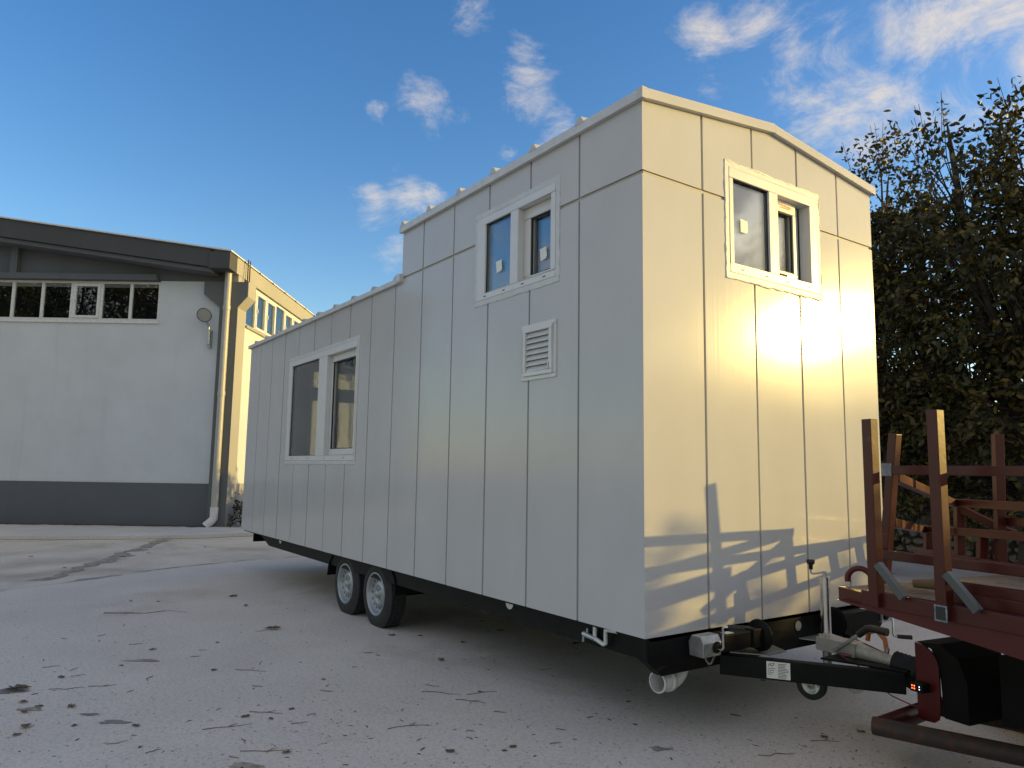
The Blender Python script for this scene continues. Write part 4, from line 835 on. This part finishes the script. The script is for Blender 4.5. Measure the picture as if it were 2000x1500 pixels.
# timber baulks under the truck
for (c, a, sz, lb) in (((.90, 2.02, .10), -.1, (.16, .09, .08), 'old timber baulk lying on the concrete under the flatbed'), ((1.12, 1.93, .13), .05, (.13, .12, .115), 'thick timber block on the ground behind the hitch housing')):
    fr = Fr(c, (math.cos(a), math.sin(a), 0), (-math.sin(a), math.cos(a), 0), (0, 0, 1)); q = MB(); q.box(-sz[0], sz[0], -sz[1], sz[1], -sz[2] + .022 - (c[2] - sz[2]), sz[2], fr); tag(q.build('timber_block', 'timber', None, .012), lb, 'timber')
# breakaway cord
cd = MB(); cd.tube([(.40, yc - .10, zb1 + .03), (.46, yc - .13, zb1 + .02), (.52, yc - .12, zb1 + .0), (.60, yc - .13, zb1 - .06), (.70, yc - .12, zb1 - .115), (.80, yc - .12, zb1 - .135), (.90, yc - .1, zb1 - .13)], .0035, 6)
cd.tube([Vector((.45, yc - .115, zb1 + .028)) + Vector((math.cos(a) * .035, math.sin(a) * .02, .006)) for a in np.linspace(0, 2 * math.pi, 14)], .003, 6, cap=False)
tag(cd.build('breakaway_cord', 'cord'), 'thin red breakaway cord from the handbrake to the truck', 'cord')

# ------------------------------------------------------------------ litter on the yard
def gnd(px, py):
    d = _fw + _r * ((px - 1000) / 1434) - _u * ((py - 750) / 1434); t_ = (.024 - 1.412) / d.z; return Vector((2.768, -2.787, 1.412)) + d * t_
def leafmesh(seed):
    r_ = random.Random(seed); n = 9; v = [(0, 0, .2)]
    for i in range(n * 2):
        a = math.pi * i / n; rr = (1.0 if i % 2 == 0 else .62) * r_.uniform(.75, 1.1); v.append((rr * math.cos(a), .62 * rr * math.sin(a), .16 + r_.uniform(-.1, .22) + .25 * abs(math.sin(a))))
    v.append((1.7, .1, .1)); v.append((1.68, .16, .08))
    mb = MB(); mb.add(v, [(0, i + 1, (i + 1) % (2 * n) + 1) for i in range(2 * n)] + [(1, 2 * n + 1, 2 * n + 2)]); o = mb.build('dry_leaf', 'dryleaf'); d = o.data; bpy.data.objects.remove(o); return d
LM = [leafmesh(i) for i in range(6)]
def leaf(px, py, sz, rz, label=None, group='dry leaves scattered on the yard'):
    p_ = gnd(px, py); o = bpy.data.objects.new('dry_leaf', random.choice(LM)); COL.objects.link(o); o.location = (p_.x, p_.y, .0225); o.scale = (sz, sz, sz * .6); o.rotation_euler = (0, 0, rz)
    tag(o, label or 'small curled dry leaf on the pale concrete yard', 'leaf', None if label else group)
leaf(532, 1229, .085, .9, 'large curled brown leaf on the concrete near the trailer wheels')
leaf(35, 1348, .09, .9, 'reddish brown leaf lying on a dirt stain')
leaf(1683, 1430, .03, .4, 'crumpled brown leaf beside the end of the bumper pipe')
for (x, y, s_) in [(298, 1269, .035), (120, 1323, .035), (418, 1309, .03), (237, 1300, .022), (140, 1380, .045), (45, 1372, .035), (75, 1380, .03), (50, 1420, .05), (48, 1391, .035), (33, 1436, .03), (265, 1418, .03), (480, 1400, .034), (529, 1404, .022), (570, 1385, .025), (560, 1470, .03), (274, 1459, .018), (632, 1327, .02), (861, 1289, .045), (880, 1468, .033), (1002, 1459, .03), (985, 1466, .02), (765, 1241, .04), (1228, 1371, .022), (905, 1255, .035), (943, 1215, .04), (978, 1233, .045), (424, 1255, .022), (255, 1174, .03), (310, 1175, .03), (455, 1165, .06), (480, 1183, .04), (1125, 1258, .05), (1610, 1440, .03), (1490, 1330, .025), (820, 1242, .03), (146, 1417, .025), (1240, 1415, .02), (240, 1089, .06), (400, 1069, .05), (60, 1088, .06), (290, 1081, .05), (125, 1110, .05)]:
    leaf(x, y, s_, random.uniform(0, 6.28))
def twig(px, py, ln, rz):
    p_ = gnd(px, py); d = Vector((math.cos(rz), math.sin(rz), 0)); n_ = Vector((-d.y, d.x, 0)); pa = [Vector((0, 0, .004)) + d * (ln * (i / 4 - .5)) + n_ * (random.gauss(0, .05) * ln) for i in range(5)]
    mb = MB(); mb.tube(pa, [.0022, .002, .002, .0016, .001], 5)
    if random.random() < .3: mb.tube([pa[2], pa[2] + d * ln * .2 + n_ * ln * .18], [.002, .001], 4)
    o = mb.build('twig', 'twigwood'); o.location = (p_.x, p_.y, .022); tag(o, 'thin bare twig lying on the pale concrete yard', 'twig', 'twigs scattered on the yard')
for k in range(46):
    y = 1180 + 310 * random.random() ** .8; twig(random.uniform(10, 1250 if y > 1260 else 640), y, random.uniform(.03, .11), random.uniform(0, 3.14))
for (x, y, l_) in [(285, 1197, .75), (240, 1198, .35), (130, 1345, .2), (200, 1340, .16), (490, 1310, .22), (520, 1392, .2), (445, 1420, .25), (520, 1467, .25), (860, 1355, .25), (940, 1353, .2), (920, 1370, .2), (800, 1420, .24), (1610, 1447, .15), (1520, 1475, .2)]: twig(x, y, l_, .95 + random.gauss(0, .25))
# fine grit and seed husks
n = 5200; px = rng.uniform(-60, 2060, n); py = 1105 + 420 * rng.random(n) ** .75
pp_ = np.array([gnd(a, b_)[:] for a, b_ in zip(px, py)]); keep = (pp_[:, 0] > -7.0 + .0 * pp_[:, 1]) & (pp_[:, 1] < 6); pp_ = pp_[keep]; n = len(pp_)
sz = rng.lognormal(-6.35, .55, n); an = rng.random(n) * 6.28; el = rng.uniform(1, 3.2, n)
cs, sn = np.cos(an), np.sin(an)
qv = np.stack([np.stack([pp_[:, 0] + sz * (el * a * cs - b_ * sn), pp_[:, 1] + sz * (el * a * sn + b_ * cs), np.full(n, .0225) + sz * c], 1) for a, b_, c in ((-1, -.5, 0), (1, -.6, 0), (.8, .6, 0), (-.9, .5, 0), (0, 0, .5))], 1).reshape(-1, 3)
qf = (np.array([[0, 1, 4], [1, 2, 4], [2, 3, 4], [3, 0, 4]])[None] + (np.arange(n) * 5)[:, None, None]).reshape(-1, 3)
tag(npmesh('ground_litter', qv, qf, 'soil'), 'fine dark grit and seed husks strewn over the concrete', 'litter', kind='stuff')
# dirt patches and a damp stain
def patch(name, px, py, rx, ry, mat, label, rz=.95, z=.0245):
    p_ = gnd(px, py); mb = MB(); N = 34; vs = []
    for i in range(N):
        a = 2 * math.pi * i / N; rr = 1 + .22 * math.sin(3 * a + px) + random.gauss(0, .10); x, y = rx * rr * math.cos(a), ry * rr * math.sin(a)
        vs.append((p_.x + x * math.cos(rz) - y * math.sin(rz), p_.y + x * math.sin(rz) + y * math.cos(rz), z))
    mb.add([(p_.x, p_.y, z)] + vs, [(0, i + 1, (i + 1) % N + 1) for i in range(N)]); tag(mb.build(name, mat), kind='structure')
patch('dirt_patch', 175, 1395, .05, .02, 'stain', ''); patch('dirt_patch', 60, 1385, .07, .03, 'grime', ''); patch('dirt_patch', 280, 1290, .12, .035, 'grime', ''); patch('dirt_patch', 480, 1495, .08, .03, 'grime', '')
patch('dirt_patch', 222, 1410, .075, .03, 'stain', ''); patch('dirt_patch', 20, 1350, .09, .05, 'stain', ''); patch('damp_stain', 1290, 1462, .05, .028, 'stain', '')
